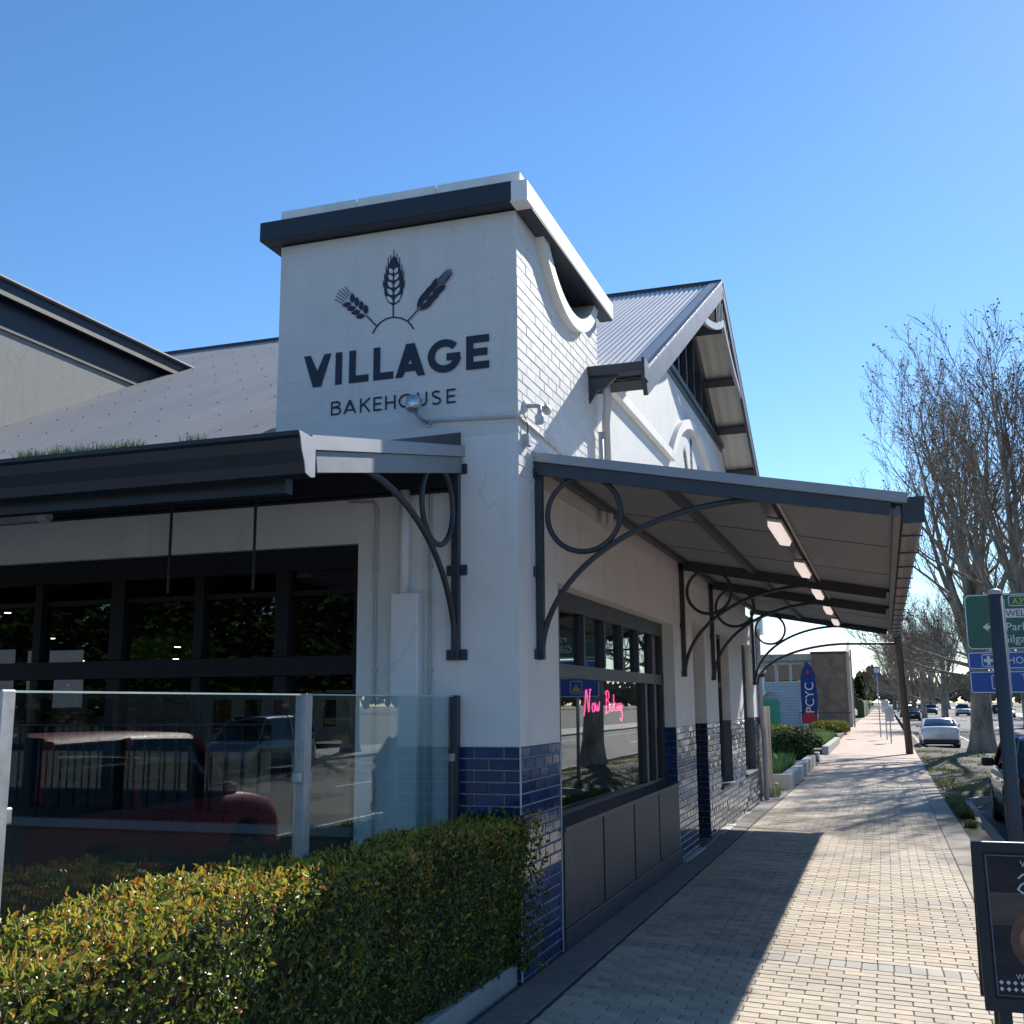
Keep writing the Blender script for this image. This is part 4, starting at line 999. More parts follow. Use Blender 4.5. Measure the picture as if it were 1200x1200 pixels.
q = MB(); q.box(-2.4, 2.4, -.3, .3, 0, .93); q.build('carcass', 'inside', ct); q = MB(); q.cbox(-2.5, 2.5, -.4, .36, .93, .97, .006); q.build('worktop', mat('worktop', (.5,.5,.5), .3, .1), ct)
gwl = thing('plant_wall', 'panel of dense green leaves on the wall inside the bakery', 'plant wall', (0, 0, 0)); a = onback(139, 748, 5.6); b = onback(252, 786, 5.6)
q = MB(); q.box(a.x, b.x, 5.6, 5.64, b.z, a.z); q.build('backing', 'inside', gwl)
q = MB()
for _ in range(2600):
    x = random.uniform(a.x, b.x); z = random.uniform(b.z, a.z); an = random.uniform(0, 6.28); s_ = random.uniform(.03, .06); yy = 5.6-random.uniform(.0, .08)
    q.add([(x,yy,z),(x+s_*math.cos(an)-.3*s_*math.sin(an),yy-.02,z+s_*math.sin(an)+.3*s_*math.cos(an)),(x+1.6*s_*math.cos(an),yy-.01,z+1.6*s_*math.sin(an)),(x+s_*math.cos(an)+.3*s_*math.sin(an),yy-.03,z+s_*math.sin(an)-.3*s_*math.cos(an))],[(0,1,2,3)]); q.tone.append(random.random())
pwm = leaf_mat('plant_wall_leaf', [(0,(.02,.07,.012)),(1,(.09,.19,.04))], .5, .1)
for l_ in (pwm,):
    pp = l_.node_tree.nodes['Principled BSDF']; pp.inputs['Emission Strength'].default_value = .035; l_.node_tree.links.new(l_.node_tree.nodes['Color Ramp'].outputs[0], pp.inputs['Emission Color'])  # faint glow put into the leaf colour so it shows indoors
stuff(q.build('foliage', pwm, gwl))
bulb = mat('warm_bulb', (1.0, .80, .55), .4, 0, emit=9.0)
for (u, v, yy) in ((9,718,3.0), (61,748,4.0), (81,775,3.4), (95,774,3.6), (208,758,4.4), (206,772,5.0), (410,670,1.2)):
    p = onback(u, v, yy)
    t = thing('pendant_lamp', 'small lit black pendant lamp hanging inside the bakery', 'pendant lamp', (p.x, yy, p.z), 0, 'pendant lamps inside the bakery')
    q = MB(); q.lathe([(.045,.0),(.045,.13),(.02,.15)], (0,0,0), 10); q.build('shade', 'blackp', t); q = MB(); q.lathe([(.04,-.006),(.04,.004)], (0,0,0), 10); q.build('bulb', bulb, t)
    q = MB(); q.tube([(0,0,.15),(0,0,3.44-p.z)], .004, 4); q.build('cord', 'blackp', t)
shf = thing('bread_shelf', 'tall dark rack with trays and loaves inside the bakery', 'shelf', (-3.0, 5.2, .06))
for x in (-1.3, 0, 1.3): q = MB(); q.box(x-.03, x+.03, -.25, .25, 0, 2.6); q.build('upright', 'inside', shf)
for z in (.5, .95, 1.35, 1.7, 2.05): q = MB(); q.box(-1.3, 1.3, -.27, .25, z, z+.03); q.build('shelf_board', mat('shelf_wood', (.30,.26,.22), .5, .2, 5, emit=.06), shf)  # shelf wood glows slightly in place of light inside the shop
loafm = mat('crust', (.34,.17,.06), .6, .3, 9, .3, 30, emit=.07)  # crust given a slight glow to lighten the loaves indoors
me_l = MB(); me_l.lathe([(.0,-.17),(.045,-.15),(.07,-.08),(.075,0),(.07,.08),(.045,.15),(.0,.17)], (0,0,.06), 10, 'y'); me_l = me_l.mesh('loaf', loafm, True)
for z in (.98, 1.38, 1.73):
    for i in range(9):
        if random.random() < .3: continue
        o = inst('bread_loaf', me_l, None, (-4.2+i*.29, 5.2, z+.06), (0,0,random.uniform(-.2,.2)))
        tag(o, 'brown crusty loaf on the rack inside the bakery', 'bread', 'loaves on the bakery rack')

# ================================================================ GLASS BALUSTRADE, HEDGE, EDGING
FX = -.50
gf_ = thing('glass_fence', 'frameless glass fence panels between grey posts along the terrace', 'fence', (FX, 0, .06))
posts = [-.06, -2.32, -4.54, -6.78]
for k, yy in enumerate(posts):
    q = MB(); q.cbox(-.036, .036, yy-.036, yy+.036, 0, 1.955, .006); o = q.build('post', 'steel' if k == 0 else 'galv', gf_)
    q = MB(); q.cbox(-.10, .10, yy-.09 if k else yy-.04, yy+.09 if k else yy+.04, 0, .015, .003); q.build('base_plate', 'galv', o)
for a, b in zip(posts[:-1], posts[1:]):
    q = MB(); q.box(-.006, .006, b+.045, a-.045, .08, 1.945); o = q.build('pane', 'fence', gf_)
    q = MB(); q.box(-.0065, .0065, b+.045, a-.045, 1.945, 1.953); q.build('polished_edge', 'glassedge', o)
    for yy in (a-.04, b+.04):
        for z in (.5, 1.5): q = MB(); q.cbox(-.025, .025, yy-.03, yy+.03, z-.03, z+.03, .005); q.build('clamp', 'galv', o)
hed = thing('hedge', 'clipped box hedge with red and yellow new leaves along the terrace', 'hedge', (0, 0, 0))
HY0, HY1 = -7.6, -.06
def hsec(y):
    n = .035*noise2(y*1.1, 2.2)+.02*noise2(y*3.1, 5); e = max(0, 1-abs((y-HY1)/.5)) if y > HY1-.5 else 0
    g_ = max(0, min(1, (-2.55-y)/.5)); return -.435, (.075+n+.015*e+.13*g_), 1.13+.075*g_+.035*noise2(y*.9, 7)+.02*noise2(y*2.7, 1)
q = MB(); ys = [HY0+(HY1-.04-HY0)*i/60 for i in range(61)]; vs = []
for yy in ys:
    a, b, h = hsec(yy); vs += [(a+.07,yy,.1),(a+.06,yy,h-.07),(b-(.065 if yy < -.6 else .03),yy,h-(.08 if yy < -.6 else .05)),(b-.21,yy,.1)]
q.add(vs, [(4*i+j, 4*i+(j+1)%4, 4*i+4+(j+1)%4, 4*i+4+j) for i in range(60) for j in range(4)] + [(3,2,1,0),(240,241,242,243)])
q.build('inner_stems', mat('hedge_core', (.018,.020,.010), .9, .4, 14, .6, 40), hed)
lf = MB()
def leaf(mb, p, nrm, dirv, ln, wd, tn):
    d_ = (dirv - nrm*dirv.dot(nrm)*.6); d_.normalize(); sd = d_.cross(nrm); 
    if sd.length < 1e-4: return
    sd.normalize(); up = sd.cross(d_); fo = up*(wd*.28)
    mb.add([p, p+d_*ln*.35+sd*wd*.5+fo, p+d_*ln*.72+sd*wd*.42+fo*.8, p+d_*ln+up*(-ln*.10), p+d_*ln*.72-sd*wd*.42+fo*.8, p+d_*ln*.35-sd*wd*.5+fo, p+d_*ln*.5],
           [(0,6,2,1),(6,3,2),(0,5,4,6),(6,4,3)]); mb.tone += [tn]*4
def put_leaves(n, where, ya=HY0):
    for _ in range(n):
        y = random.uniform(ya, HY1); a, b, h = hsec(y)
        if where == 'top':
            x = random.uniform(a, b); p = Vector((x, y, h-random.random()**2*.09)); nr = Vector((0,0,1))
            if x > b-.10: nr = Vector((.6,0,.8)); p.z -= .05*((x-b+.10)/.10)**2
        elif where == 'side':
            t = random.random(); z = .10+t*(h-.12); xr = b-.15*(1-t) - (.05 if t > .93 else 0)
            p = Vector((xr-random.random()**2*.10, y, z)); nr = Vector((1,0,.15))
        elif where == 'back':
            z = random.uniform(.3, h); p = Vector((a+random.random()**2*.06, y, z)); nr = Vector((-1,0,.1))
        else:
            x = random.uniform(a, b); z = random.uniform(.1, h-.03); p = Vector((x, HY1-random.random()**2*.08, z)); nr = Vector((0,1,.1))
        nr = (nr+Vector((random.gauss(0,.55),random.gauss(0,.55),random.gauss(0,.45)))).normalized()
        dv = Vector((random.gauss(0,.8),random.gauss(0,.8),random.gauss(.55,.6)))+nr*.5
        young = random.random()
        topness = max(0, (p.z-(h-.16))/.16)
        patch = .5+.5*noise2(y*1.7, p.z*3+p.x*5)
        tn = random.uniform(0,.42) if young > .12+.62*topness*(.45+.8*patch) else .42+.58*random.random()**1.35
        s_ = random.uniform(.45, 1.2) if random.random() < .85 else random.uniform(1.2, 1.9); leaf(lf, p, nr, dv, .028*s_, .0135*s_, tn)
put_leaves(42000, 'side'); put_leaves(25000, 'top'); put_leaves(6000, 'back'); put_leaves(4200, 'end'); put_leaves(3500, 'side', -.55); put_leaves(1200, 'top', -.4)
# longer young shoots above the clipped top
for _ in range(700):
    y = random.uniform(HY0, HY1); a, b, h = hsec(y); x = random.uniform(a, b-.02); tip = random.uniform(.01,.05)
    for k in range(4):
        an = random.uniform(0, 6.28); p = Vector((x+random.gauss(0,.006), y+random.gauss(0,.006), h-.01+tip*k/3))
        leaf(lf, p, Vector((math.cos(an),math.sin(an),.8)).normalized(), Vector((math.cos(an),math.sin(an),1.1)), .024, .010, random.uniform(.5,1))
hleaf = leaf_mat('hedge_leaf', [(0,(.026,.05,.012)),(.22,(.075,.125,.02)),(.42,(.21,.26,.035)),(.62,(.46,.43,.055)),(.82,(.52,.36,.05)),(.95,(.42,.15,.03)),(1,(.28,.06,.02))], .36, .42, .6)
st2 = MB()
for _ in range(2600):
    y = random.uniform(HY0, HY1); a, b, h = hsec(y); t = random.random(); p = Vector((b-.15*(1-t)-random.uniform(.0,.05), y, .1+t*(h-.12))) if random.random() < .7 else Vector((random.uniform(a,b), y, h-random.uniform(.0,.05)))
    d_ = Vector((random.gauss(.2,.3),random.gauss(0,.4),random.uniform(.5,1))).normalized()*random.uniform(.03,.09); st2.tube([p-d_, p+d_*.3], [.0022,.0012], 3, cap=False)
st2.build('twigs', mat('hedge_twig', (.14,.095,.06), .8, .3, 9), hed)
stuff(lf.build('foliage', hleaf, hed))
ged = thing('garden_edging', 'row of grey concrete blocks edging the hedge bed', 'edging', (0, 0, 0))
q = MB(); q.box(-.43, -.132, -8, -.02, -.2, .10); q.build('soil', 'dirt', ged)
for k in range(19):
    y1 = -.015-k*.405; q = MB(); q.cbox(-.13, -.03, y1-.398, y1, -.25, .125+random.uniform(-.006,.006), .008); o = q.build('block', 'concrete', ged); o.rotation_euler = (0,0,random.uniform(-.004,.004))

# ================================================================ BUILDING BEHIND THE WING ROOF
rb = thing('rear_building', 'grey rendered block with dark overhanging eave rising behind the wing roof', 'building', (-7.6, 0, 0))
q = MB(); q.box(-12, 0, 1.2, 6.9, 3.6, 7.22); q.build('wall', 'stucco', rb)
q = MB(); q.box(-12, .0, -6.0, 1.2, 3.95, 7.22); q.build('wall', 'stucco', rb)
EV = .14
ez = hit(222, 433, 0, -7.6+EV).z
q = MB(); q.box(-12, EV-.02, -7, 6.95, ez-.16, ez-.02); q.build('eave', 'navy', rb)
q = MB(); q.cbox(EV-.02, EV+.03, -7, 6.97, ez-.20, ez, .006); q.build('fascia', 'navy', rb)
q = MB(); q.cbox(EV-.03, EV+.09, -7.05, 7.0, ez+.001, ez+.03, .006); q.build('roof_edge', 'flash', rb)
q = MB(); q.box(.0, .03, -7, 6.9, ez-.56, ez-.16); q.build('frieze', 'navy', rb)

# ================================================================ VEHICLES
def paint(name, col, rough=.25, metal=.0): return mat(name, col, rough, .05, 3, coat=1.0, metal=metal)
def make_car(name, label, col, loc, rz_, kind='sedan', group=None, detail=True):
    """local +y is forward, x across, wheels stand on z=0"""
    D = dict(sedan=dict(L=4.75,W=1.83,H=1.45,belt=.96,hood=.92,deck=1.06,wsb=.95,rf=.25,rr=-1.05,rbk=-1.85,rw=.33,wb=2.75,cl=.17),
             suv=dict(L=4.7,W=1.88,H=1.72,belt=1.08,hood=1.06,deck=1.12,wsb=1.05,rf=.45,rr=-1.75,rbk=-2.22,rw=.37,wb=2.70,cl=.22),
             van=dict(L=4.9,W=1.95,H=1.95,belt=1.15,hood=1.10,deck=1.15,wsb=1.6,rf=.95,rr=-2.2,rbk=-2.42,rw=.34,wb=3.0,cl=.2),
             wagon=dict(L=4.9,W=1.95,H=2.02,belt=1.22,hood=1.20,deck=1.24,wsb=1.10,rf=.55,rr=-2.0,rbk=-2.32,rw=.40,wb=2.85,cl=.27),
             ute=dict(L=5.1,W=1.88,H=1.78,belt=1.10,hood=1.08,deck=1.12,wsb=1.15,rf=.55,rr=-.85,rbk=-1.15,rw=.39,wb=3.1,cl=.25))[kind]
    L_, Wd, H = D['L'], D['W'], D['H']; hw = Wd/2; rw = D['rw']; wy = (D['wb']/2+.05, -D['wb']/2+.05)
    t = thing(name, label, 'car', loc, rz_, group)
    N = 56 if detail else 26; body = MB(); rows = []
    for i in range(N+1):
        y = -L_/2+L_*i/N; e = abs(y)/(L_/2); taper = 1-.13*e**7
        top = D['belt']
        if y > D['wsb']: u = (y-D['wsb'])/(L_/2-D['wsb']); top = D['hood']+(D['belt']-D['hood'])*(1-u)-.20*u**2.2-.10*max(0,u-.85)/.15
        elif y < D['rbk']: u = (D['rbk']-y)/(L_/2+D['rbk']+1e-6); top = D['deck']-.05*u**3
        elif y < 0: u = min(1, -y/abs(D['rbk'])); top = D['belt']+(D['deck']-D['belt'])*u
        zb = D['cl']+.10*e**8
        for w_ in wy:
            d_ = abs(y-w_); ra = rw*1.16
            if d_ < ra: zb = max(zb, rw+math.sqrt(ra*ra-d_*d_))
        h_ = hw*taper; zm = .55*(top+D['cl'])
        rows.append([(0,y,zb if zb < .4 else zb),(h_*.80,y,zb),(h_*.965,y,zb+.02),(h_,y,max(zm,zb+.05)),(h_*.985,y,max(top-.16,zb+.08)),(h_*.93,y,top-.03),(h_*.80,y,top),(0,y,top+.025)])
    K = 8; vs = []
    for r_ in rows: vs += r_ + [(-x,y,z) for x,y,z in reversed(r_[1:-1])]
    R_ = 2*K-2; fs = []
    for i in range(N):
        for j in range(R_): fs.append((i*R_+j, (i+1)*R_+j, (i+1)*R_+(j+1)%R_, i*R_+(j+1)%R_))
    fs += [tuple(range(R_)), tuple(reversed(range(N*R_, (N+1)*R_)))]
    body.add(vs, fs); bo = body.build('body', col, t, smooth=True)
    # cabin
    def roofz(y):
        if y > D['rf']: u = (D['wsb']+.05-y)/(D['wsb']+.05-D['rf']); return D['belt']+(H-.02-D['belt'])*max(0,min(1,u))**.85
        if y < D['rr']: u = (y-D['rbk'])/(D['rr']-D['rbk']); return D['deck']+(H-.05-D['deck'])*max(0,min(1,u))**.8
        u = (y-D['rr'])/(D['rf']-D['rr']); return H-.05+.05*math.sin(math.pi*(.25+.6*u))
    gh = MB(); n2 = 30 if detail else 16; rows = []; y0, y1 = D['rbk'], D['wsb']+.05
    for i in range(n2+1):
        y = y0+(y1-y0)*i/n2; zt = roofz(y); bz = D['belt']-.05; u = max(0,(zt-bz)/(H-bz)); hb = hw*.93; ht = hb-(hb-hw*.72)*u
        rows.append([(hb,y,bz),(ht+.01,y,max(bz+.005,zt-.07)),(ht-.07,y,max(bz+.01,zt-.008)),(0,y,max(bz+.012,zt+.012))])
    vs = []
    for r_ in rows: vs += r_+[(-x,y,z) for x,y,z in reversed(r_[:-1])]
    R2 = 7; gh.add(vs, [(i*R2+j,(i+1)*R2+j,(i+1)*R2+j+1,i*R2+j+1) for i in range(n2) for j in range(6)])
    gh.build('windows', 'carglass', t, smooth=True)
    rp = MB(); vs = []; ks = [y0+(y1-y0)*i/n2 for i in range(n2+1)]; sel = [i for i, y in enumerate(ks) if D['rr']-.08 <= y <= D['rf']+.06]
    for i in sel:
        r_ = rows[i]; o_ = .008; vs += [(r_[1][0]+o_,r_[1][1],r_[1][2]),(r_[2][0]+o_*.7,r_[2][1],r_[2][2]+o_),(0,r_[3][1],r_[3][2]+o_),(-r_[2][0]-o_*.7,r_[2][1],r_[2][2]+o_),(-r_[1][0]-o_,r_[1][1],r_[1][2])]
    rp.add(vs, [(i*5+j,(i+1)*5+j,(i+1)*5+j+1,i*5+j+1) for i in range(len(sel)-1) for j in range(4)]); rp.build('roof', col, t, smooth=True)
    for s_ in (-1, 1):
        def pt(y, f):
            zt = roofz(y); bz = D['belt']-.02; u = max(0,(zt-.05-bz)/(H-bz)); hb = hw*.935; ht = hb-(hb-hw*.73)*u
            return (s_*(hb+(ht-hb)*f), y, bz+(zt-.05-bz)*f)
        A_p = [pt(D['wsb']-(D['wsb']-D['rf'])*k/6, 1) for k in range(7)]
        C_p = [pt(D['rbk']+.06+(D['rr']-D['rbk']-.06)*k/6, 1) for k in range(7)]
        for P_, r_ in ((A_p, .035), (C_p, .06)): pl_ = MB(); pl_.tube(P_, r_, 6); pl_.build('pillar', col, t)
        for yb in ((D['rf']+D['rr'])/2-.02, (D['rr']+D['rf'])/2-.9 if kind in ('suv','van') else None):
            if yb: a, b = pt(yb, 0), pt(yb, 1); pl_ = MB(); pl_.beam(a, b, .10, .03, up=(1,0,0)); pl_.build('pillar', col, t)
    # wheels
    for w_ in wy:
        for s_ in (-1, 1):
            x = s_*(hw-.115); q = MB(); q.lathe([(rw*.62,-.10),(rw*.93,-.11),(rw,-.07),(rw,.07),(rw*.93,.11),(rw*.62,.10)], (x,w_,rw), 22 if detail else 12, 'x'); wo = q.build('wheel', 'tyre', t, smooth=True)
            q = MB(); ox = x+s_*.085; q.lathe([(rw*.64,-.01),(rw*.64,.012),(rw*.55,.0)], (ox,w_,rw), 18 if detail else 10, 'x')
            if detail:
                for k in range(10): an = k*math.pi/5; q.beam((ox+s_*.012,w_,rw),(ox+s_*.012,w_+math.cos(an)*rw*.58,rw+math.sin(an)*rw*.58), .035, .02, up=(1,0,0))
            q.build('rim', 'rim', wo)
            q = MB(); q.lathe([(rw*1.13,-.02),(rw*1.13,.0)], (x-s_*.18,w_,rw+.02), 16, 'x'); q.build('wheel_well', 'blackp', wo)
    zl = D['deck']-.16 if kind != 'suv' else D['deck']-.12
    for s_ in (-1, 1):
        q = MB(); q.cbox(s_*hw*.52, s_*hw*.90, -L_/2-.012+.03, -L_/2+.20, zl-.10, zl+.05, .02) if s_ > 0 else q.cbox(-hw*.90, -hw*.52, -L_/2+.018, -L_/2+.20, zl-.10, zl+.05, .02); q.build('tail_light', 'redlamp', t)
        q = MB(); a, b = sorted((s_*hw*.48, s_*hw*.86)); q.cbox(a, b, L_/2-.22, L_/2-.015, .60, .74, .03); q.build('headlight', 'clearlamp', t)
        q = MB(); a, b = sorted((s_*(hw*.95), s_*(hw+.17))); q.cbox(a, b, D['wsb']-.30, D['wsb']-.16, D['belt']+.0, D['belt']+.15, .03); q.build('mirror', 'blackp' if kind == 'suv' else col, t)
        if detail:
            for yy in (-.12, -1.05 if kind != 'ute' else -.6): q = MB(); a, b = sorted((s_*(hw*.97), s_*(hw*.985+.035))); q.cbox(a, b, yy-.10, yy+.10, D['belt']-.19, D['belt']-.155, .01); q.build('door_handle', 'chrome' if kind == 'suv' else col, t)
    q = MB(); q.cbox(-.19, .19, -L_/2-.005, -L_/2+.03, .60, .72, .004); q.build('number_plate', 'plate', t)
    q = MB(); q.cbox(-hw*.9, hw*.9, -L_/2-.03, -L_/2+.14, .24, .46, .04); q.build('bumper', 'blackp', t); q = MB(); q.cbox(-hw*.88, hw*.88, L_/2-.14, L_/2+.02, .22, .44, .04); q.build('bumper', 'blackp', t)
    q = MB(); q.cbox(-hw*.55, hw*.55, L_/2-.08, L_/2-.005, .48, .62, .02); q.build('grille', 'blackp', t)
    return t
blackcar = paint('black_car_paint', (.012,.014,.018)); whitecar = paint('white_car_paint', (.66,.67,.68)); redcar = mat('red_car_paint', (.42,.014,.03), .5, .05, 3, coat=.15); silver = paint('silver_car_paint', (.36,.37,.38), .3, .4)
make_car('parked_car', 'black four wheel drive parked at the kerb beside the road sign', blackcar, (5.37, 14.6, ROADZ+.004), 0, 'suv')
make_car('parked_car', 'white sedan parked past the tree island, seen from behind', whitecar, (5.05, 52.3, ROADZ+.004), 0, 'sedan')
make_car('parked_car', 'red off road wagon parked at the kerb, mirrored in the glass fence', redcar, (5.45, 3.6, ROADZ+.004), 0, 'wagon')
make_car('parked_car', 'white sedan parked across the road under bare trees', whitecar, (17.9, 17.5, ROADZ+.004), math.pi, 'sedan')
make_car('parked_car', 'silver van parked across the road mirrored in the shop window', silver, (17.8, 27, ROADZ+.004), math.pi, 'van', detail=False)
for (x, y, c_, k_, lab) in ((9.8, 190, blackcar, 'suv', 'distant dark four wheel drive coming along the road'), (13.6, 172, silver, 'ute', 'distant silver utility coming along the outer lane'),
                      (5.5, 130, blackcar, 'sedan', 'distant black sedan parked along the avenue'), (7.9, 235, whitecar, 'van', 'distant white van far along the road'), (17.6, 150, silver, 'sedan', 'distant silver sedan parked across the far road'),
                      (5.4, 160, silver, 'suv', 'distant grey four wheel drive parked along the avenue'), (10.5, 270, redcar, 'sedan', 'tiny red sedan at the far end of the road')):
    make_car('distant_car', lab, c_, (x, y, ROADZ+.004), math.pi if x > 7 else 0, k_, detail=False)
make_car('parked_car', 'white hatchback parked on the forecourt past the brown brick wall', whitecar, (-3.2, 132, -.13), R(75), 'suv', detail=False)

# ================================================================ ROAD SIGN AND POLES
PY = -.35; pp_ = hit(1187, 1150, 1, PY); ptop = hit(1162, 697, 1, PY); zb = zg(3.5, PY)
t = thing('sign_pole', 'thick grey steel pole with capped top standing in front of the road sign', 'pole', (hit(1189, 1160, 1, PY).x+.078, PY, zb))
hp = ptop.z-zb
q = MB(); q.tube([(0,0,-.1),(0,0,hp)], .0425, 20); po = q.build('shaft', mat('grey_pole', (.055,.062,.072), .5, .1, 5, .05, 90), t, smooth=True)
q = MB(); q.lathe([(.045,0),(.045,.013),(.036,.028),(.01,.036)], (0,0,hp), 20); q.build('cap', 'greypipe', t, smooth=True)
q = MB(); q.lathe([(.09,.0),(.09,.012)], (0,0,.0), 16); q.build('base_plate', 'galv', t)
q = MB(); q.beam((.048,.01,hp-.62),(.048,.01,hp-.03), .006, .022, up=(0,1,0)); q.build('cable_strip', 'signwhite', t)
SY = 22.3; K = (SY+7.75)/(10.05+7.75)
def sx(u, v): return hit(u, v, 1, SY)
x0 = sx(1131, 730).x; gz1 = sx(1131, 697).z; gz0 = sx(1137, 762).z
b1a, b1b, b2a, b2b = sx(1132,764).z, sx(1134,785).z, sx(1135,786.5).z, sx(1139,813).z
rs = thing('road_sign', 'green direction sign with two blue service panels beneath it', 'road sign', (0, SY, 0))
SWD = 1.95*K
def rrect(x0_, x1_, z0_, z1_, r_):
    P = []
    for cx, cz, a in ((x1_-r_, z1_-r_, 0), (x0_+r_, z1_-r_, 90), (x0_+r_, z0_+r_, 180), (x1_-r_, z0_+r_, 270)):
        P += [(cx+r_*math.cos(R(a+k*18)), cz+r_*math.sin(R(a+k*18))) for k in range(6)]
    return P
def outline(mb, x0_, x1_, z0_, z1_, r_, w_): stroke_poly(mb, rrect(x0_, x1_, z0_, z1_, r_), w_, lambda a, b: (a, -.0066, b), closed=True)
def panel(x0_, x1_, z0_, z1_, m, r_=.06, parent=rs):
    q = MB(); q.prism(rrect(x0_, x1_, z0_, z1_, r_), 1, -.004, .004); pn = q.build('panel', m, parent)
    q = MB(); outline(q, x0_+.018*K, x1_-.018*K, z0_+.018*K, z1_-.018*K, r_*.8, .014*K); q.build('border', 'signwhite', pn)
    return pn
pg = panel(x0, x0+SWD, gz0, gz1, 'signgreen', .09*K)
p1 = panel(x0-.01, x0+SWD, b1b, b1a, 'signblue', .03*K); p2 = panel(x0, x0+SWD, b2b, b2a, 'signblue', .03*K)
RX = (math.pi/2, 0, 0); LY = -.0075
bx0 = x0+1.06
q = MB(); outline(q, bx0, bx0+.36*K, gz1-.19*K, gz1-.045*K, .03*K, .012*K); q.build('route_box', 'signwhite', pg)
text_obj('lettering', 'A39', .125*K, 'signyellow', pg, (bx0+.05*K, LY, gz1-.163*K), RX)
q = MB(); q.box(x0+.66, x0+SWD-.06, -.0064, -.0042, gz1-.37*K, gz1-.235*K); nb = q.build('name_strip', 'signwhite', pg)
text_obj('lettering', 'NEWELL', .130*K, 'ink', pg, (x0+.69, LY, gz1-.348*K), RX)
text_obj('lettering', 'Parkes', .17*K, 'signwhite', pg, (x0+.94, LY, gz1-.56*K), RX)
text_obj('lettering', 'Gilgandra', .17*K, 'signwhite', pg, (x0+.80, LY, gz1-.74*K), RX)
q = MB(); ax, az_ = x0+.40, gz1-.50*K
q.add([(ax+a*K, LY, az_+b*K) for a, b in ((0,0),(.09,.07),(.075,.022),(.16,.022),(.16,-.022),(.075,-.022),(.09,-.07))], [tuple(range(7))]); q.build('arrow', 'signwhite', pg)
c1 = (b1a+b1b)/2; c2 = (b2a+b2b)/2
q = MB(); outline(q, x0+.33, x0+.63, c1-.085*K, c1+.085*K, .02*K, .012*K); q.build('pictogram_frame', 'signwhite', p1)
q = MB(); q.add([(x0+.48+a*K, LY, c1+b*K) for a, b in ((-.065,-.022),(-.022,-.022),(-.022,-.065),(.022,-.065),(.022,-.022),(.065,-.022),(.065,.022),(.022,.022),(.022,.065),(-.022,.065),(-.022,.022),(-.065,.022))], [tuple(range(12))]); q.build('pictogram', 'signwhite', p1)
text_obj('lettering', 'HOSPITAL', .145*K, 'signwhite', p1, (x0+.92, LY, c1-.052*K), RX)
q = MB(); outline(q, x0+.52, x0+.86, c2-.10*K, c2+.10*K, .02*K, .012*K); q.build('pictogram_frame', 'signwhite', p2)
q = MB(); cx, cz = x0+.69, c2-.02*K
q.add([(cx+a*.075*K, LY, cz+b*.075*K) for a, b in ((-.9,-.7),(.9,-.7),(.8,.1),(.3,.3),(.2,1.1),(-.1,.9),(-.2,.2),(-.8,.0))], [tuple(range(8))]); q.build('pictogram', 'signyellow', p2)
text_obj('lettering', 'TURN', .125*K, 'signwhite', p2, (x0+1.20, LY, c2+.03*K), RX)
zs_ = zg(3.7, SY)-.1
for xx in (x0+.40*K, x0+1.3*K):
    q = MB(); q.tube([(xx,.06,zs_-.3),(xx,.06,gz1-.03)], .05, 10); q.build('post', 'galv', rs, smooth=True)
for zz in (gz1-.2*K, gz0+.15*K, c1, c2): q = MB(); q.box(x0+.05, x0+SWD-.05, .004, .022, zz-.03, zz+.03); q.build('rail', 'galv', rs)
# power pole further along the path, small street signs
pz = -.266
t = thing('power_pole', 'dark timber power pole leaning slightly beside the path', 'pole', (3.42, 41.5, pz))
q = MB(); q.tube([(0,0,-.2),(-.10,0,3),(-.24,0,7.5),(-.32,0,10)], [.15,.14,.12,.10], 12); q.build('shaft', 'timber', t, smooth=True)
q = MB(); q.box(-1.4, .8, -.06, .06, 9.2, 9.32); q.build('crossarm', 'timber', t)
def street_sign(x, y, h, lab, face, col):
    t = thing('street_sign', lab, 'street sign', (x, y, pz)); q = MB(); q.tube([(0,0,-.1),(0,0,h)], .032, 8); q.build('post', 'galv', t)
    q = MB(); q.cbox(-.2, .2, -.02, -.005, h-.75, h-.05, .004); pn = q.build('panel', col, t)
    q = MB(); q.box(-.15, .15, -.024, -.021, h-.4, h-.12); q.build('symbol', face, pn)
street_sign(2.2, 62, 4.3, 'blue and white sign on a post where the path narrows', 'signwhite', 'signblue')
street_sign(2.55, 58, 2.3, 'low white sign on a short post beside the path', 'greypipe', 'signwhite')
street_sign(2.75, 53, 1.9, 'thin short post with a small grey plate beside the path', 'greypipe', 'greypipe')
street_sign(8.6, 205, 3.4, 'far white sign on the median of the road', 'ink', 'signwhite')
t = thing('chevron_board', 'black board with white chevrons on the roundabout island', 'road sign', (15.8, 150, ROADZ+.2))
q = MB(); q.box(-2.2, 2.2, -.02, .02, .3, 1.5); cbm = q.build('panel', 'blackp', t)
for k in range(4):
    q = MB(); c0 = -1.6+k*1.05; q.add([(c0,-.025,.9),(c0+.45,-.025,1.45),(c0+.85,-.025,1.45),(c0+.4,-.025,.9),(c0+.85,-.025,.35),(c0+.45,-.025,.35)], [(0,1,2,3),(0,3,4,5)]); q.build('chevron', 'signwhite', cbm)
for xx in (-1.5, 1.5): q = MB(); q.box(xx-.05, xx+.05, .02, .1, -.2, 1.4); q.build('post', 'galv', t)

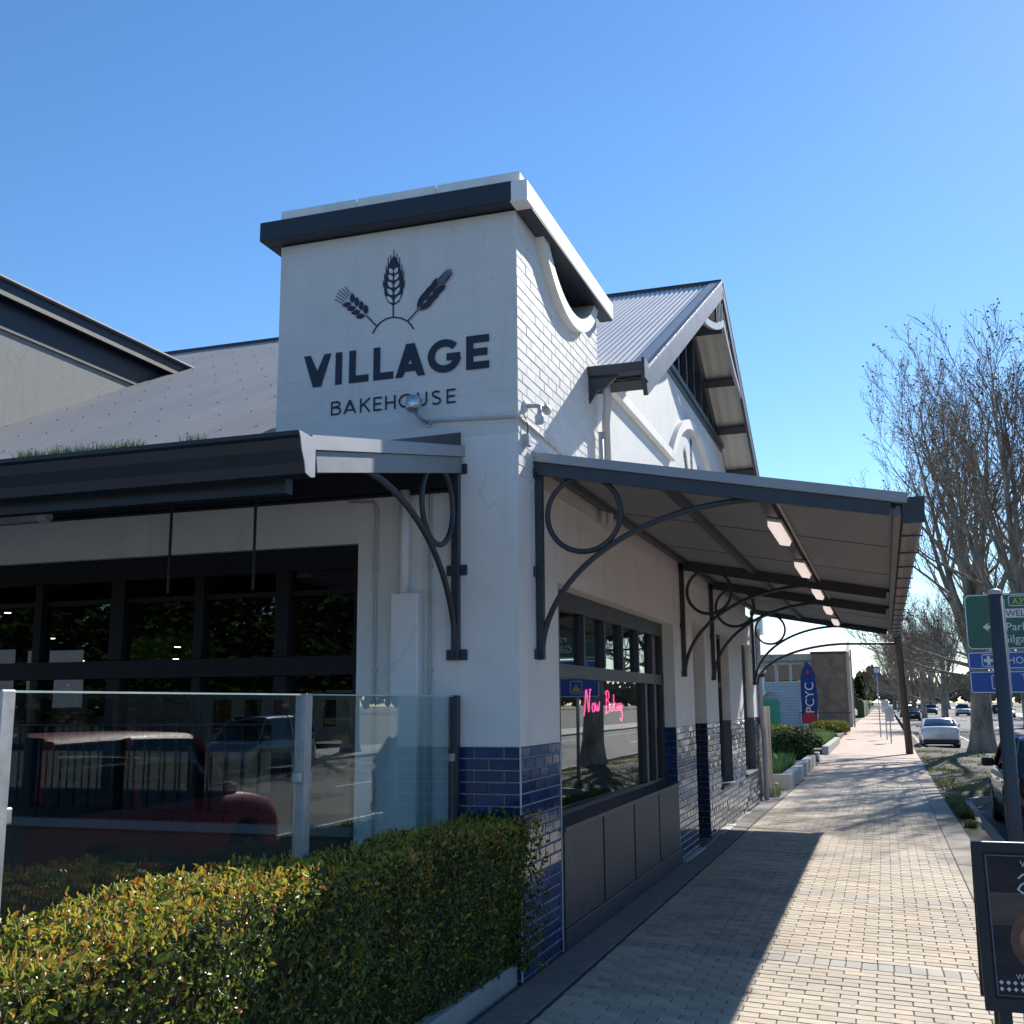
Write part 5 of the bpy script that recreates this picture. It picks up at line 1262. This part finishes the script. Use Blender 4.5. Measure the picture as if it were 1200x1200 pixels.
# ================================================================ SANDWICH BOARD
BYY = -1.42
bl_ = hit(1157, 1190, 1, BYY-.25); tl_ = hit(1145, 988, 1, BYY-.06); zb = zg(3.1, BYY)
ab = thing('sandwich_board', 'black framed sandwich board with a dark pastry poster on the footpath', 'sandwich board', (bl_.x+.325, BYY, zb))
TH = R(11)
def lean(x, z, d=0.0):                                      # point on the front leaf: x across, z up the leaf, d out of it
    return (x, -.26+math.sin(TH)*z-math.cos(TH)*d, math.cos(TH)*z+math.sin(TH)*d)
def leafbox(x0_, x1_, z0_, z1_, d0, d1, back=False):
    q = MB(); s_ = -1 if back else 1; vs = []
    for d_ in (d0, d1):
        for (x, z) in ((x0_,z0_),(x1_,z0_),(x1_,z1_),(x0_,z1_)):
            p = lean(x, z, d_); vs.append((p[0], p[1]*s_ + (0 if not back else .0), p[2]))
    fs = [(3,2,1,0),(4,5,6,7),(0,1,5,4),(1,2,6,5),(2,3,7,6),(3,0,4,7)]
    if back: fs = [tuple(reversed(f)) for f in fs]
    return q.add(vs, fs)
FB = (bl_.z-zb)/math.cos(TH); FH = (tl_.z-zb)/math.cos(TH); FW = .325; FS = (FH-FB)/.92; fz = lambda z: FB+(z-.14)*FS
for bk_ in (False, True):
    q = MB()
    for (a, b, c_, d_) in ((-FW,-FW+.05,FB,FH),(FW-.05,FW,FB,FH),(-FW+.05,FW-.05,FH-.05,FH),(-FW+.05,FW-.05,FB,FB+.06)):
        k = leafbox(a, b, c_, d_, -.018, .014, bk_); q.add(k.v, k.f)
    fr = q.build('frame', 'blackp', ab)
    for xx in (-FW+.06, FW-.12): leafbox(xx, xx+.06, .0, FB, -.016, .010, bk_).build('leg', 'blackp', ab)
    if not bk_:
        postm = mat('poster_print', (.022,.026,.034), .6, .35, 2.0, col2=(.055,.045,.045), stretch=(1,1,2.5), spec=.2)
        leafbox(-FW+.05, FW-.05, FB+.06, FH-.05, -.008, .0).build('poster', postm, ab)
        q = MB(); stroke_poly(q, [(-FW+.065,FB+.075),(FW-.065,FB+.075),(FW-.065,FH-.065),(-FW+.065,FH-.065)], .006, lambda a, b: lean(a, b, .0022), closed=True); q.build('poster_border', mat('border_blue', (.10,.13,.17), .4, .1), ab)
        leafbox(-FW+.07, FW-.07, fz(.60), fz(.78), -.004, .0015).build('print_wood', mat('print_wood', (.10,.055,.035), .4, .4, 3, stretch=(1,6,6)), ab)
        q = MB()
        for k in range(4):                                  # swirl of the printed pastry
            pts = [(.02+(.20-.045*k)*math.cos(R(a)), fz(.52)+(.17-.04*k)*math.sin(R(a))) for a in range(0, 360, 12)]
            vs = [lean(x, z, .0026+.0006*k) for x, z in pts]; q.add(vs, [tuple(range(30))[::-1]], k % 2)
        q.build('print_pastry', [mat('pastry_brown', (.13,.045,.025), .4, .5, 14), mat('pastry_cream', (.26,.13,.08), .4, .5, 16)], ab)
        q = MB()
        pts = [(-.115,.86),(-.09,.885),(-.065,.87),(-.075,.845),(-.105,.825),(-.12,.80),(-.10,.78),(-.07,.79),(-.06,.81),(-.03,.80),(-.01,.83),(.01,.80),(.03,.83),(.05,.80),(.08,.82)]
        stroke_poly(q, pts, .009, lambda a, b: lean(a, fz(b), .0035)); q.build('print_script', 'signwhite', ab)
        q = MB()
        for r_ in range(2):
            for k in range(17):
                cx = -FW+.085+k*.032; cz = FB+.105+r_*.03; q.add([lean(cx+dx*.011, cz+dz*.011, .003) for dx, dz in ((-1,0),(0,-1),(1,0),(0,1))], [(0,1,2,3)])
        q.build('print_dots', 'signwhite', ab)
        rotl = (math.pi/2-TH, 0, 0)
        for txt, sz, xx, zz in (('Vill', .045, -.10, .925), ('White,', .036, -.17, .315), ('Vill', .05, -.13, .255)):
            p = lean(xx, fz(zz), .003); text_obj('print_text', txt, sz, 'signwhite', ab, p, rotl)
q = MB(); q.tube([(-FW,0,math.cos(TH)*FH-.01),(FW,0,math.cos(TH)*FH-.01)], .014, 8); q.build('hinge', 'galv', ab)

# ================================================================ BEYOND THE BAKERY: planter, shrubs, flags, buildings
t = thing('planter_wall', 'low grey concrete garden wall stepping along the path', 'garden wall', (0, 0, 0))
for k, (xa, xb, ya, yb, zt) in enumerate(((-2.2,.28,19.6,19.85,.22),(.03,.28,19.86,32.6,.20),(.05,.30,38.0,50.0,.17))):
    q = MB(); q.cbox(xa, xb, ya, yb, -.5, zt, .015); q.build('wall_block', 'concrete', t)
q = MB(); q.cbox(-.35, .12, 18.3, 18.7, -.5, .10, .015); tag(q.build('garden_step', mat('step_brick', (.33,.24,.20), .85, .2, 8, .3, 40)), 'short pinkish block step beside the planter wall', 'step')
q = MB(); q.box(-9, .04, 19.85, 33, -.4, .06); q.box(-9, .06, 38, 66, -.4, .05); struct(q.build('garden_bed', 'dirt'))
t = thing('fence_post', 'pale weathered timber post at the far corner of the bakery', 'post', (-.02, 17.2, -.2)); q = MB(); q.cbox(-.14, .14, -.12, .12, 0, 2.05, .015); q.build('shaft', 'timberpale', t)
q = MB(); q.tube([(.16,-.2,0.3),(.10,-.1,1.6),(.16,-.05,0)], .03, 6); q.build('stay', 'timberpale', t)
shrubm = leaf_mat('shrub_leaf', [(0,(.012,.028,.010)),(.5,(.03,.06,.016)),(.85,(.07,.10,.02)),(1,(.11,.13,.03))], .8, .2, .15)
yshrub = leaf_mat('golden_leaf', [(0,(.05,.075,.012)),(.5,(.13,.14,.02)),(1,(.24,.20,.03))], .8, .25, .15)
lily = leaf_mat('lily_leaf', [(0,(.04,.10,.015)),(.6,(.10,.20,.04)),(1,(.20,.28,.08))], .4, .3)
def shrub(lab, loc, rx, ry, h, m, n=2600, s0=.06, boxy=2.0, cat='shrub'):
    t = thing('shrub', lab, cat, loc)
    core = MB(); prof = []
    for i in range(9): a = math.pi/2*i/8; prof.append((max(.02,math.cos(a)**(2/boxy)*.86), math.sin(a)**(2/boxy)*.86))
    core.lathe([(r_*1.0, z) for r_, z in prof], (0,0,0), 14); o = core.build('stems', mat('shrub_core', (.012,.018,.008), .9, .3, 9), t); o.scale = (rx, ry, h)
    q = MB()
    for _ in range(n):
        a = random.uniform(0, 6.283); v = math.asin(random.random()); c_, s_ = math.cos(v)**(2/boxy), math.sin(v)**(2/boxy)
        k = random.uniform(.86, 1.02) + .05*noise2(a*3, v*5)
        p = Vector((rx*c_*math.cos(a)*k, ry*c_*math.sin(a)*k, max(.02, h*s_*k))); nr = Vector((math.cos(a)*c_, math.sin(a)*c_, s_+.2)).normalized()
        nr = (nr+Vector((random.gauss(0,.5),)*1+(random.gauss(0,.5), random.gauss(0,.5)))).normalized(); ta = nr.orthogonal(); ta.rotate(Matrix.Rotation(random.uniform(0,6.28), 3, nr)); bi = nr.cross(ta); z_ = s0*random.uniform(.6,1.4)
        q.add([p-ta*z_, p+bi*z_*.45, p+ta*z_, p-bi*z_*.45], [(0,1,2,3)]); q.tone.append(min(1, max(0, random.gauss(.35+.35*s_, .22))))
    stuff(q.build('foliage', m, t)); return t
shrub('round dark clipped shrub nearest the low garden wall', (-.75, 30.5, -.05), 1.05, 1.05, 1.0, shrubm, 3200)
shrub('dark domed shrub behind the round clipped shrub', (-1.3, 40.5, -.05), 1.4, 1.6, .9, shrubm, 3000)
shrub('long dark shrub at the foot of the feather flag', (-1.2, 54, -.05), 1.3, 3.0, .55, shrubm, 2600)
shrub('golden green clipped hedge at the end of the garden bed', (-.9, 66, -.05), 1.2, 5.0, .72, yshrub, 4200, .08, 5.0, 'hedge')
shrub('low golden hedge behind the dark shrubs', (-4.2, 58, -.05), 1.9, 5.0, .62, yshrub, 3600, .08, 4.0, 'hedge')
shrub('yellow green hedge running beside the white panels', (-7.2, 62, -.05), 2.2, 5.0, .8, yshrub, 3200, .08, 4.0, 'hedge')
def lilies(lab, x0_, x1_, y0_, y1_, n, zz):
    q = MB(); blades(q, [(random.uniform(x0_,x1_), random.uniform(y0_,y1_), zz) for _ in range(n)],   .22, .5, .016, .7); t = q.build('strap_leaf_plants', lily); tag(t, lab, 'plants')
lilies('bright green strap leaved plants in the near garden bed', -1.3, -.05, 20.2, 26.0, 1900, .05)
lilies('bright green strap leaved plants past the dark shrubs', -.9, .0, 42, 51, 1500, .05)
lilies('few weeds growing at the far foot of the bakery wall', -.1, .25, 16.9, 18.0, 60, -.2)
# feather flags
blue = mat('flag_blue', (.012,.035,.20), .7, .08, 3); redf = mat('flag_red', (.50,.025,.04), .7, .08, 3)
def feather(lab, x, y, h, sc, wrt=True):
    t = thing('feather_flag', lab, 'flag', (x, y, -.1))
    q = MB(); pole = [(0,0,0),(0,0,h*.55),(.03*sc,0,h*.8),(.16*sc,0,h*.93),(.42*sc,0,h*1.0)]; q.tube(pole, [.025,.02,.016,.012,.008], 8); q.build('pole', 'blackp', t)
    W_ = .98*sc; n = 16; L0, R0 = [], []
    for i in range(n+1):
        u = i/n; z = h*(.13+.86*u); xl = .02 + (0 if u < .6 else .40*sc*((u-.6)/.4)**2.4); xr = W_*(.86+.14*math.sin(math.pi*min(1,u*1.3))) if u < .7 else W_*(.99-(.57)*((u-.7)/.3)**1.8)
        L0.append((xl, z)); R0.append((xr, z))
    def lay(mb, i0, i1, m_=0):
        for i in range(i0, i1):
            for j in range(6):
                def pt(ii, f): a, b = L0[ii], R0[ii]; x_ = a[0]+(b[0]-a[0])*f; return (x_, .05*math.sin(f*5+ii*.5)-.02, a[1])
                mb.quad(pt(i,j/6), pt(i,(j+1)/6), pt(i+1,(j+1)/6), pt(i+1,j/6), m_)
    q = MB(); lay(q, 0, n); fb = q.build('banner', blue, t, smooth=True)
    q = MB()
    q.add([(.02,-.085,h*.13),(W_*.90,-.085,h*.13),(W_*.98,-.085,h*.20),(W_*.45,-.085,h*.36),(.02,-.085,h*.23)], [(0,1,2,3,4)]); q.build('banner_print', redf, fb)
    q = MB(); q.add([(W_*.35,-.08,h*.83),(W_*.47,-.08,h*.87),(W_*.58,-.08,h*.82),(W_*.46,-.08,h*.79)], [(0,1,2,3)]); q.build('banner_print', redf, fb)
    if wrt: text_obj('lettering', 'PCYC', .76*sc, 'signwhite', fb, (W_*.78, -.09, h*.27), (math.pi/2, -math.pi/2, 0))
feather('tall blue feather flag with white letters and red foot beside the garden bed', -2.62, 66.5, 4.75, 1.05)
feather('second blue feather flag half hidden by the bakery corner', -7.6, 62, 3.9, .95, False)
# club building of pale boards with a white roof, and a brown brick wing
cb2 = thing('club_building', 'pale grey two storey building with white roof edge and strip windows', 'building', (-10, 88, -.15))
cladm = brick_mat('weatherboard', (.42,.46,.50), (.40,.44,.48), (.22,.25,.28), 40, .24, .02, .7, .6, 'XZ', var=.08)
q = MB(); q.box(-12, 7.2, 0, 14, 0, 5.9); q.build('wall', cladm, cb2)
q = MB(); q.prism([(-.9,5.75),(-.9,6.0),(15,8.3),(15,6.0)], 0, -12.5, 9.6); q.build('roof', mat('white_roof', (.66,.65,.62), .6, .06, 1), cb2)
q = MB(); q.box(-12.5, 9.6, -.92, -.9, 5.5, 6.05); q.build('fascia', 'timberpale', cb2)
q = MB(); q.box(1.2, 2.6, 3, 4.4, 8.0, 9.4); q.build('roof_plant', 'galv', cb2)
for k in range(11):
    xx = -5.2+k*1.15; q = MB(); q.box(xx, xx+1.05, -.06, .0, 3.7, 5.3); wo = q.build('window', 'signwhite', cb2); q = MB(); q.box(xx+.06, xx+.99, -.075, -.06, 3.78, 5.22); q.build('pane', 'carglass', wo)
q = MB(); q.box(-2.0, 2.2, -.08, -.02, .2, 2.6); q.build('doorway', 'blackp', cb2); q = MB(); q.box(-6, 3.2, -1.8, 0, 2.75, 2.95); q.build('porch_roof', 'greypipe', cb2)
brw = thing('brown_brick_wing', 'brown brick wall with a pale corner post beyond the flags', 'building', (-1.45, 88, -.15))
bwm = brick_mat('brown_brick', (.23,.135,.085), (.17,.10,.065), (.28,.23,.19), .24, .086, .01, .9, .3, 'XZ', var=.35)
q = MB(); q.box(-1.6, 1.15, -1.0, 12, 0, 6.0); q.build('wall', bwm, brw); q = MB(); q.box(1.16, 1.42, -1.1, -.85, 0, 6.15); q.build('corner_post', 'timberpale', brw); q = MB(); q.box(1.50, 1.62, -1.6, -1.5, 0, 6.3); q.build('downpipe', 'timberpale', brw)
q = MB(); q.box(-1.7, 1.2, -1.1, 12.1, 6.0, 6.2); q.build('coping', 'timber', brw)
for (xx, yy, w_, h_, m_, lab) in ((-8.7, 74, 2.2, 2.1, 'signwhite', 'white printed panel standing before the club building'), (-5.3, 74, 1.25, 2.3, mat('teal_panel', (.01,.20,.19), .5, .2, 1.5, col2=(.015,.26,.12)), 'teal and green panel standing beside the blue flag'), (-2.75, 76, 1.2, 2.25, 'signwhite', 'white rounded panel standing against the brick wing')):
    t = thing('display_panel', lab, 'panel', (xx, yy, -.15)); q = MB(); q.prism(rrect(-w_/2, w_/2, .12, h_, .18), 1, -.03, .03); q.build('board', m_, t)
    for s_ in (-1, 1): q = MB(); q.box(s_*w_*.35-.03, s_*w_*.35+.03, -.3, .3, 0, .12); q.build('foot', 'galv', t)
t = thing('flagpole', 'tall white flagpole in front of the club building', 'flagpole', (-7.5, 74, -.15)); q = MB(); q.tube([(0,0,0),(0,0,11)], [.085,.06], 10); q.build('shaft', 'signwhite', t, smooth=True); q = MB(); q.lathe([(.02,0),(.09,.06),(.06,.15),(.01,.18)], (0,0,11), 10); q.build('finial', 'signwhite', t)
t = thing('pylon_sign', 'grey post carrying a narrow white sign panel by the shrubs', 'sign', (-5.9, 70, -.15)); q = MB(); q.box(-.22, .22, -.12, .12, 0, 3.3); q.build('post', 'galv', t); q = MB(); q.cbox(.18, .55, -.06, .06, 2.5, 4.2, .01); q.build('panel', 'signwhite', t)
t = thing('market_umbrella', 'small white canopy umbrella before the club building', 'umbrella', (-9.6, 72, -.15)); q = MB(); q.lathe([(1.5,2.55),(.8,2.85),(.05,3.15)], (0,0,0), 8); q.build('canopy', 'signwhite', t); q = MB(); q.tube([(0,0,0),(0,0,3.1)], .03, 8); q.build('pole', 'galv', t)
q = MB()
ir = thing('iron_fence', 'low black iron railing in front of the brick wing', 'fence', (-3.4, 75, -.15))
for zz in (.25, 1.25): q = MB(); q.box(0, 3.6, -.02, .02, zz, zz+.05); q.build('rail', 'blackp', ir)
for k in range(24): q = MB(); q.box(k*.15, k*.15+.025, -.012, .012, .1, 1.35); q.build('picket', 'blackp', ir)
# buildings across the road, seen only mirrored in the glass
for (yy, w_, h_, m_, lab) in ((24, 22, 4.2, bwm, 'brown brick shopfront row across the road'), (50, 18, 5.2, 'stucco', 'grey rendered building across the road')):
    t = thing('roadside_building', lab, 'building', (30, yy, -.3)); q = MB(); q.box(0, 10, -w_/2, w_/2, 0, h_); q.build('wall', m_, t)
    q = MB(); q.box(-1.2, 10.3, -w_/2-.3, w_/2+.3, h_, h_+.35); q.build('roof', 'roof', t)
    for k in range(6): q = MB(); q.box(-.05, 0.0, -w_/2+1+k*w_/6, -w_/2+2.6+k*w_/6, .9, 2.6); q.build('window', 'carglass', t)
t = thing('roadside_building', 'far pale house at the end of the avenue', 'building', (-16, 150, -.2)); q = MB(); q.box(-6, 6, 0, 9, 0, 3.4); q.build('wall', 'stucco', t); q = MB(); q.prism([(-.6,3.4),(4.5,5.6),(9.6,3.4)], 0, -6.5, 6.5); q.build('roof', 'timber', t)

for (xx, w_, h_, m_, lab) in ((-26, 26, 5.5, bwm, 'brown brick shops across the side street'), (6, 22, 7.0, 'stucco', 'grey two storey building across the side street')):
    t = thing('roadside_building', lab, 'building', (xx, -46, -.3)); q = MB(); q.box(-w_/2, w_/2, -12, 0, 0, h_); q.build('wall', m_, t)
    q = MB(); q.box(-w_/2-.3, w_/2+.3, -12.3, 1.6, h_, h_+.4); q.build('roof', 'timber', t)
    for k in range(7): q = MB(); q.box(-w_/2+1+k*w_/7, -w_/2+3+k*w_/7, 0.0, .05, .6, 2.9); q.build('window', 'carglass', t)

# ================================================================ TREES
def grow(seed, H, spread, low_limb=True, dens=1.0):
    rnd = random.Random(seed); wood = MB(); fine = MB()
    def limb(p, d, ln, r0, depth, bend):
        n = {1: 8, 2: 6, 3: 4, 4: 3}[depth]; pts = [p.copy()]; rad = [r0]; dd = d.copy(); q_ = p.copy(); tip = max(.006, r0*.14)
        for i in range(n):
            g_ = .05 if depth == 1 else .11; dd = (dd + Vector((rnd.gauss(0,g_),rnd.gauss(0,g_),bend+rnd.gauss(0,.05)))).normalized()
            q_ = q_+dd*(ln/n); pts.append(q_.copy()); rad.append(r0+(tip-r0)*((i+1)/n)**.85)
        (wood if depth < 3 else fine).tube(pts, rad, {1: 8, 2: 5, 3: 4, 4: 3}[depth], cap=False)
        return pts, rad
    def kids(pts, rad, depth, ln):
        if depth > 4: return
        cnt = max(3, int({2: 10, 3: 7, 4: 6}[depth]*dens+rnd.random()))
        for k in range(cnt):
            t = min(.995, .22+.78*(k+rnd.random()*.8)/cnt); f = t*(len(pts)-1); i = int(f); u = f-i
            p = pts[i].lerp(pts[i+1], u); r_ = rad[i]+(rad[i+1]-rad[i])*u; base = (pts[i+1]-pts[i]).normalized()
            o = base.orthogonal(); o.rotate(Matrix.Rotation(rnd.uniform(0, 6.283), 3, base)); an = rnd.uniform(.35, .75)
            d = (base*math.cos(an)+o*math.sin(an)+Vector((0,0,.25))).normalized()
            l2 = ln*rnd.uniform(.34,.56)*(1.15-.5*t); rr = max(.010, min(r_*.6, l2*.017))
            P2, R2 = limb(p, d, l2, rr, depth, .09)
            kids(P2, R2, depth+1, l2)
            if depth == 4:
                for _ in range(rnd.choice((0,0,1,1,2))):
                    c_ = P2[-1]+Vector((rnd.gauss(0,.06),rnd.gauss(0,.06),rnd.gauss(0,.05))); s_ = rnd.uniform(.04,.08); a = rnd.uniform(0,6.28)
                    fine.add([c_, c_+Vector((math.cos(a)*s_,math.sin(a)*s_,-s_*.5)), c_+Vector((math.cos(a+.8)*s_*1.4,math.sin(a+.8)*s_*1.4,-s_*.2)), c_+Vector((math.cos(a+1.6)*s_,math.sin(a+1.6)*s_,s_*.4))], [(0,1,2,3)], 1)
    TH_ = H*.24; tr = H*.029
    pts = [Vector((0,0,-.4)), Vector((0,0,.0)), Vector((.0,0,.35)), Vector((.02,0,1.0)), Vector((.06,.03,TH_*.6)), Vector((.08,.08,TH_)), Vector((.15,.1,TH_*1.5)), Vector((.2,.1,TH_*2.1))]; rad = [tr*1.7, tr*1.55, tr*1.25, tr*1.02, tr*.92, tr*.85, tr*.5, tr*.25]
    wood.tube(pts, rad, 16, cap=False)
    nl = 9
    for k in range(nl):
        az_ = k*2.4+1.9; t = k/nl; tilt = (.66-.5*t)*spread
        d = Vector((math.cos(az_)*math.sin(tilt), math.sin(az_)*math.sin(tilt), math.cos(tilt))); z0 = TH_*(.8+1.1*t); ln = (H-z0)*(.90+.1*math.sin(k*2.3))
        P1, R1 = limb(Vector((.05+.1*t,.08,z0)), d, ln, tr*(.46-.16*t), 1, .035); kids(P1, R1, 2, ln)
    if low_limb:
        for az_, zz in ((math.pi*.97, .84), (math.pi*1.14, .96), (.2, .95)):
            d = Vector((math.cos(az_)*.93, math.sin(az_)*.93, .16)); ln = H*rnd.uniform(.30,.36)
            P1, R1 = limb(Vector((0,0,TH_*zz)), d, ln, tr*.22, 1, .03); kids(P1, R1, 2, ln)
    return wood, fine
leafbrown = mat('dead_leaf', (.105,.062,.04), .8, .35, 4)
protos = []
for seed, H, sp in ((11, 15.2, .64), (5, 16.0, .7)):
    w_, f_ = grow(seed, H, sp, True, 1.0); protos.append((w_.mesh('trunk', 'bark', True), f_.mesh('crown', ['twig', leafbrown])))
w_, f_ = grow(3, 15, 1.1, True, .8); protos.append((w_.mesh('trunk', 'bark', True), f_.mesh('crown', ['twig', leafbrown])))
def tree(k, x, y, z, rot, sc, lab, group=None):
    t = thing('plane_tree', lab, 'tree', (x, y, z), rot, group); t.scale = (sc, sc, sc)
    inst('trunk', protos[k][0], t); inst('crown', protos[k][1], t)
tree(0, 6.35, 42.5, -.2, .0, 1.0, 'large bare plane tree with thick trunk on the earth island')
tree(1, 7.15, 31, -.25, 2.3, .84, 'second bare plane tree with a tan trunk behind the blue signs')
tree(2, 14.5, 96, -.38, 2.2, 1.3, 'tall bare tree standing past the chevron board')
grp = 'bare avenue trees along the road'
for (k, x, y, r_, s_) in ((1,7.0,86,0.4,.62),(0,6.4,115,2.0,.66),(2,6.0,140,4.0,.75),(1,5.8,170,5.2,.8),(0,5.6,205,1.0,.85),(2,5.5,240,3.0,1.0),(0,20.6,120,2.6,.95),(1,20.8,150,.9,1.0),(2,21,180,4.4,1.1),(0,20.7,215,3.6,1.0),(1,12,235,1.9,1.0),(2,12,275,2.9,1.2),(0,4.8,285,.3,1.1),(1,18,300,2.2,1.2)):
    tree(k, x, y, -.3, r_, s_, 'bare plane tree in the distant avenue', grp)
for (k, x, y, r_, s_) in ((1,20.8,6,.5,.8),(2,20.8,16,1.5,.9),(0,20.9,27,2.5,.75),(1,20.9,40,3.5,.8),(2,21,60,.7,.9)):
    tree(k, x, y, -.3, r_, s_, 'bare tree on the footpath across the road', 'bare trees across the road')
def conifer(x, y, h, w_, lab, m=shrubm, n=2600, big=1.0):
    t = thing('evergreen_tree', lab, 'tree', (x, y, -.2)); q = MB(); q.tube([(0,0,0),(0,0,h*.8)], [.22,.06], 8); q.build('trunk', 'timber', t); q = MB()
    for _ in range(n):
        u = random.random()**.8; r_ = w_*(1-u)**.75*random.uniform(.25,1)*(1+.25*noise2(u*9, x)); a = random.uniform(0,6.283); p = Vector((r_*math.cos(a), r_*math.sin(a), h*(.12+.88*u))); s_ = random.uniform(.12,.3)*big
        b_ = random.uniform(0,6.28); q.add([p, p+Vector((math.cos(b_)*s_,math.sin(b_)*s_,-.3*s_)), p+Vector((math.cos(b_+.7)*s_*1.3,math.sin(b_+.7)*s_*1.3,s_*.2)), p+Vector((math.cos(b_+1.4)*s_,math.sin(b_+1.4)*s_,s_*.5))], [(0,1,2,3)]); q.tone.append(random.random()*.9)
    stuff(q.build('crown', m, t))
for (x, y, h, w_, lab) in ((-2.6,150,7.5,2.4,'dark green tree past the brown brick wing'),(-1.2,172,6.0,2.2,'rounded green tree lining the distant path'),(-4.5,185,9,3.2,'tall green tree behind the distant forecourt'),(-1.5,215,7,2.6,'last green tree along the distant path')): conifer(x, y, h, w_, lab)
q = MB(); q.cbox(-1.6, .0, 138, 190, -.2, 2.0, .2); hx = thing('shrub', 'trimmed green hedge along the distant path', 'hedge', (0,0,0)); q.build('stems', mat('far_hedge', (.03,.05,.015), .9, .4, 3, .8, 10), hx)
# far wooded skyline closing the road
q = MB(); rnd = random.Random(4)
for _ in range(5200):
    x = rnd.uniform(-160, 190); y = 420+rnd.uniform(0, 60); h = (9+5*noise2(x*.05, 1)+3*noise2(x*.21, 2))*rnd.random()**.6; s_ = rnd.uniform(.8, 2.2); a = rnd.uniform(0, 6.28)
    q.add([(x,y,h),(x+s_,y,h+s_*.3),(x+s_*.4,y+.3,h+s_*1.6),(x-s_*.6,y,h+s_*.6)], [(0,1,2,3)]); q.tone.append(rnd.random())
for _ in range(7000):
    y = rnd.uniform(-260, 430); x = 120+rnd.uniform(0, 40); h = (10+4*noise2(y*.05, 3)+3*noise2(y*.23, 5))*rnd.random()**.6; s_ = rnd.uniform(1.0, 2.6)
    q.add([(x,y,h),(x,y+s_,h+s_*.3),(x+.3,y+s_*.4,h+s_*1.6),(x,y-s_*.6,h+s_*.6)], [(0,1,2,3)]); q.tone.append(rnd.random())
wd = q.build('distant_wood', leaf_mat('wood_far', [(0,(.06,.05,.04)),(.6,(.10,.085,.065)),(1,(.09,.10,.05))], .9, .1)); stuff(wd); tag(wd, 'far brown and green wooded skyline at the end of the road', 'wood')

conifer(-56, -40.5, 12.5, 5.0, 'broad dark evergreen tree across the side street', n=8000, big=1.4)  # unseen row added to block the bright sky mirrored in the storefront
ev = [o for o in bpy.data.objects if o.get('label','').startswith('broad dark evergreen')][0]; ev['group'] = 'unseen evergreens added to block sky reflections'
for k, x in enumerate((-50.5, -45, -40, -35, -30, -25, -20, -15, -10, -5)):
    c_ = copy_tree(ev); c_.location = (x, -40.5+math.sin(k*3.3), -.2); c_.rotation_euler = (0, 0, k*1.7); c_.scale = (1, 1, .92+.1*math.sin(k*2.1))
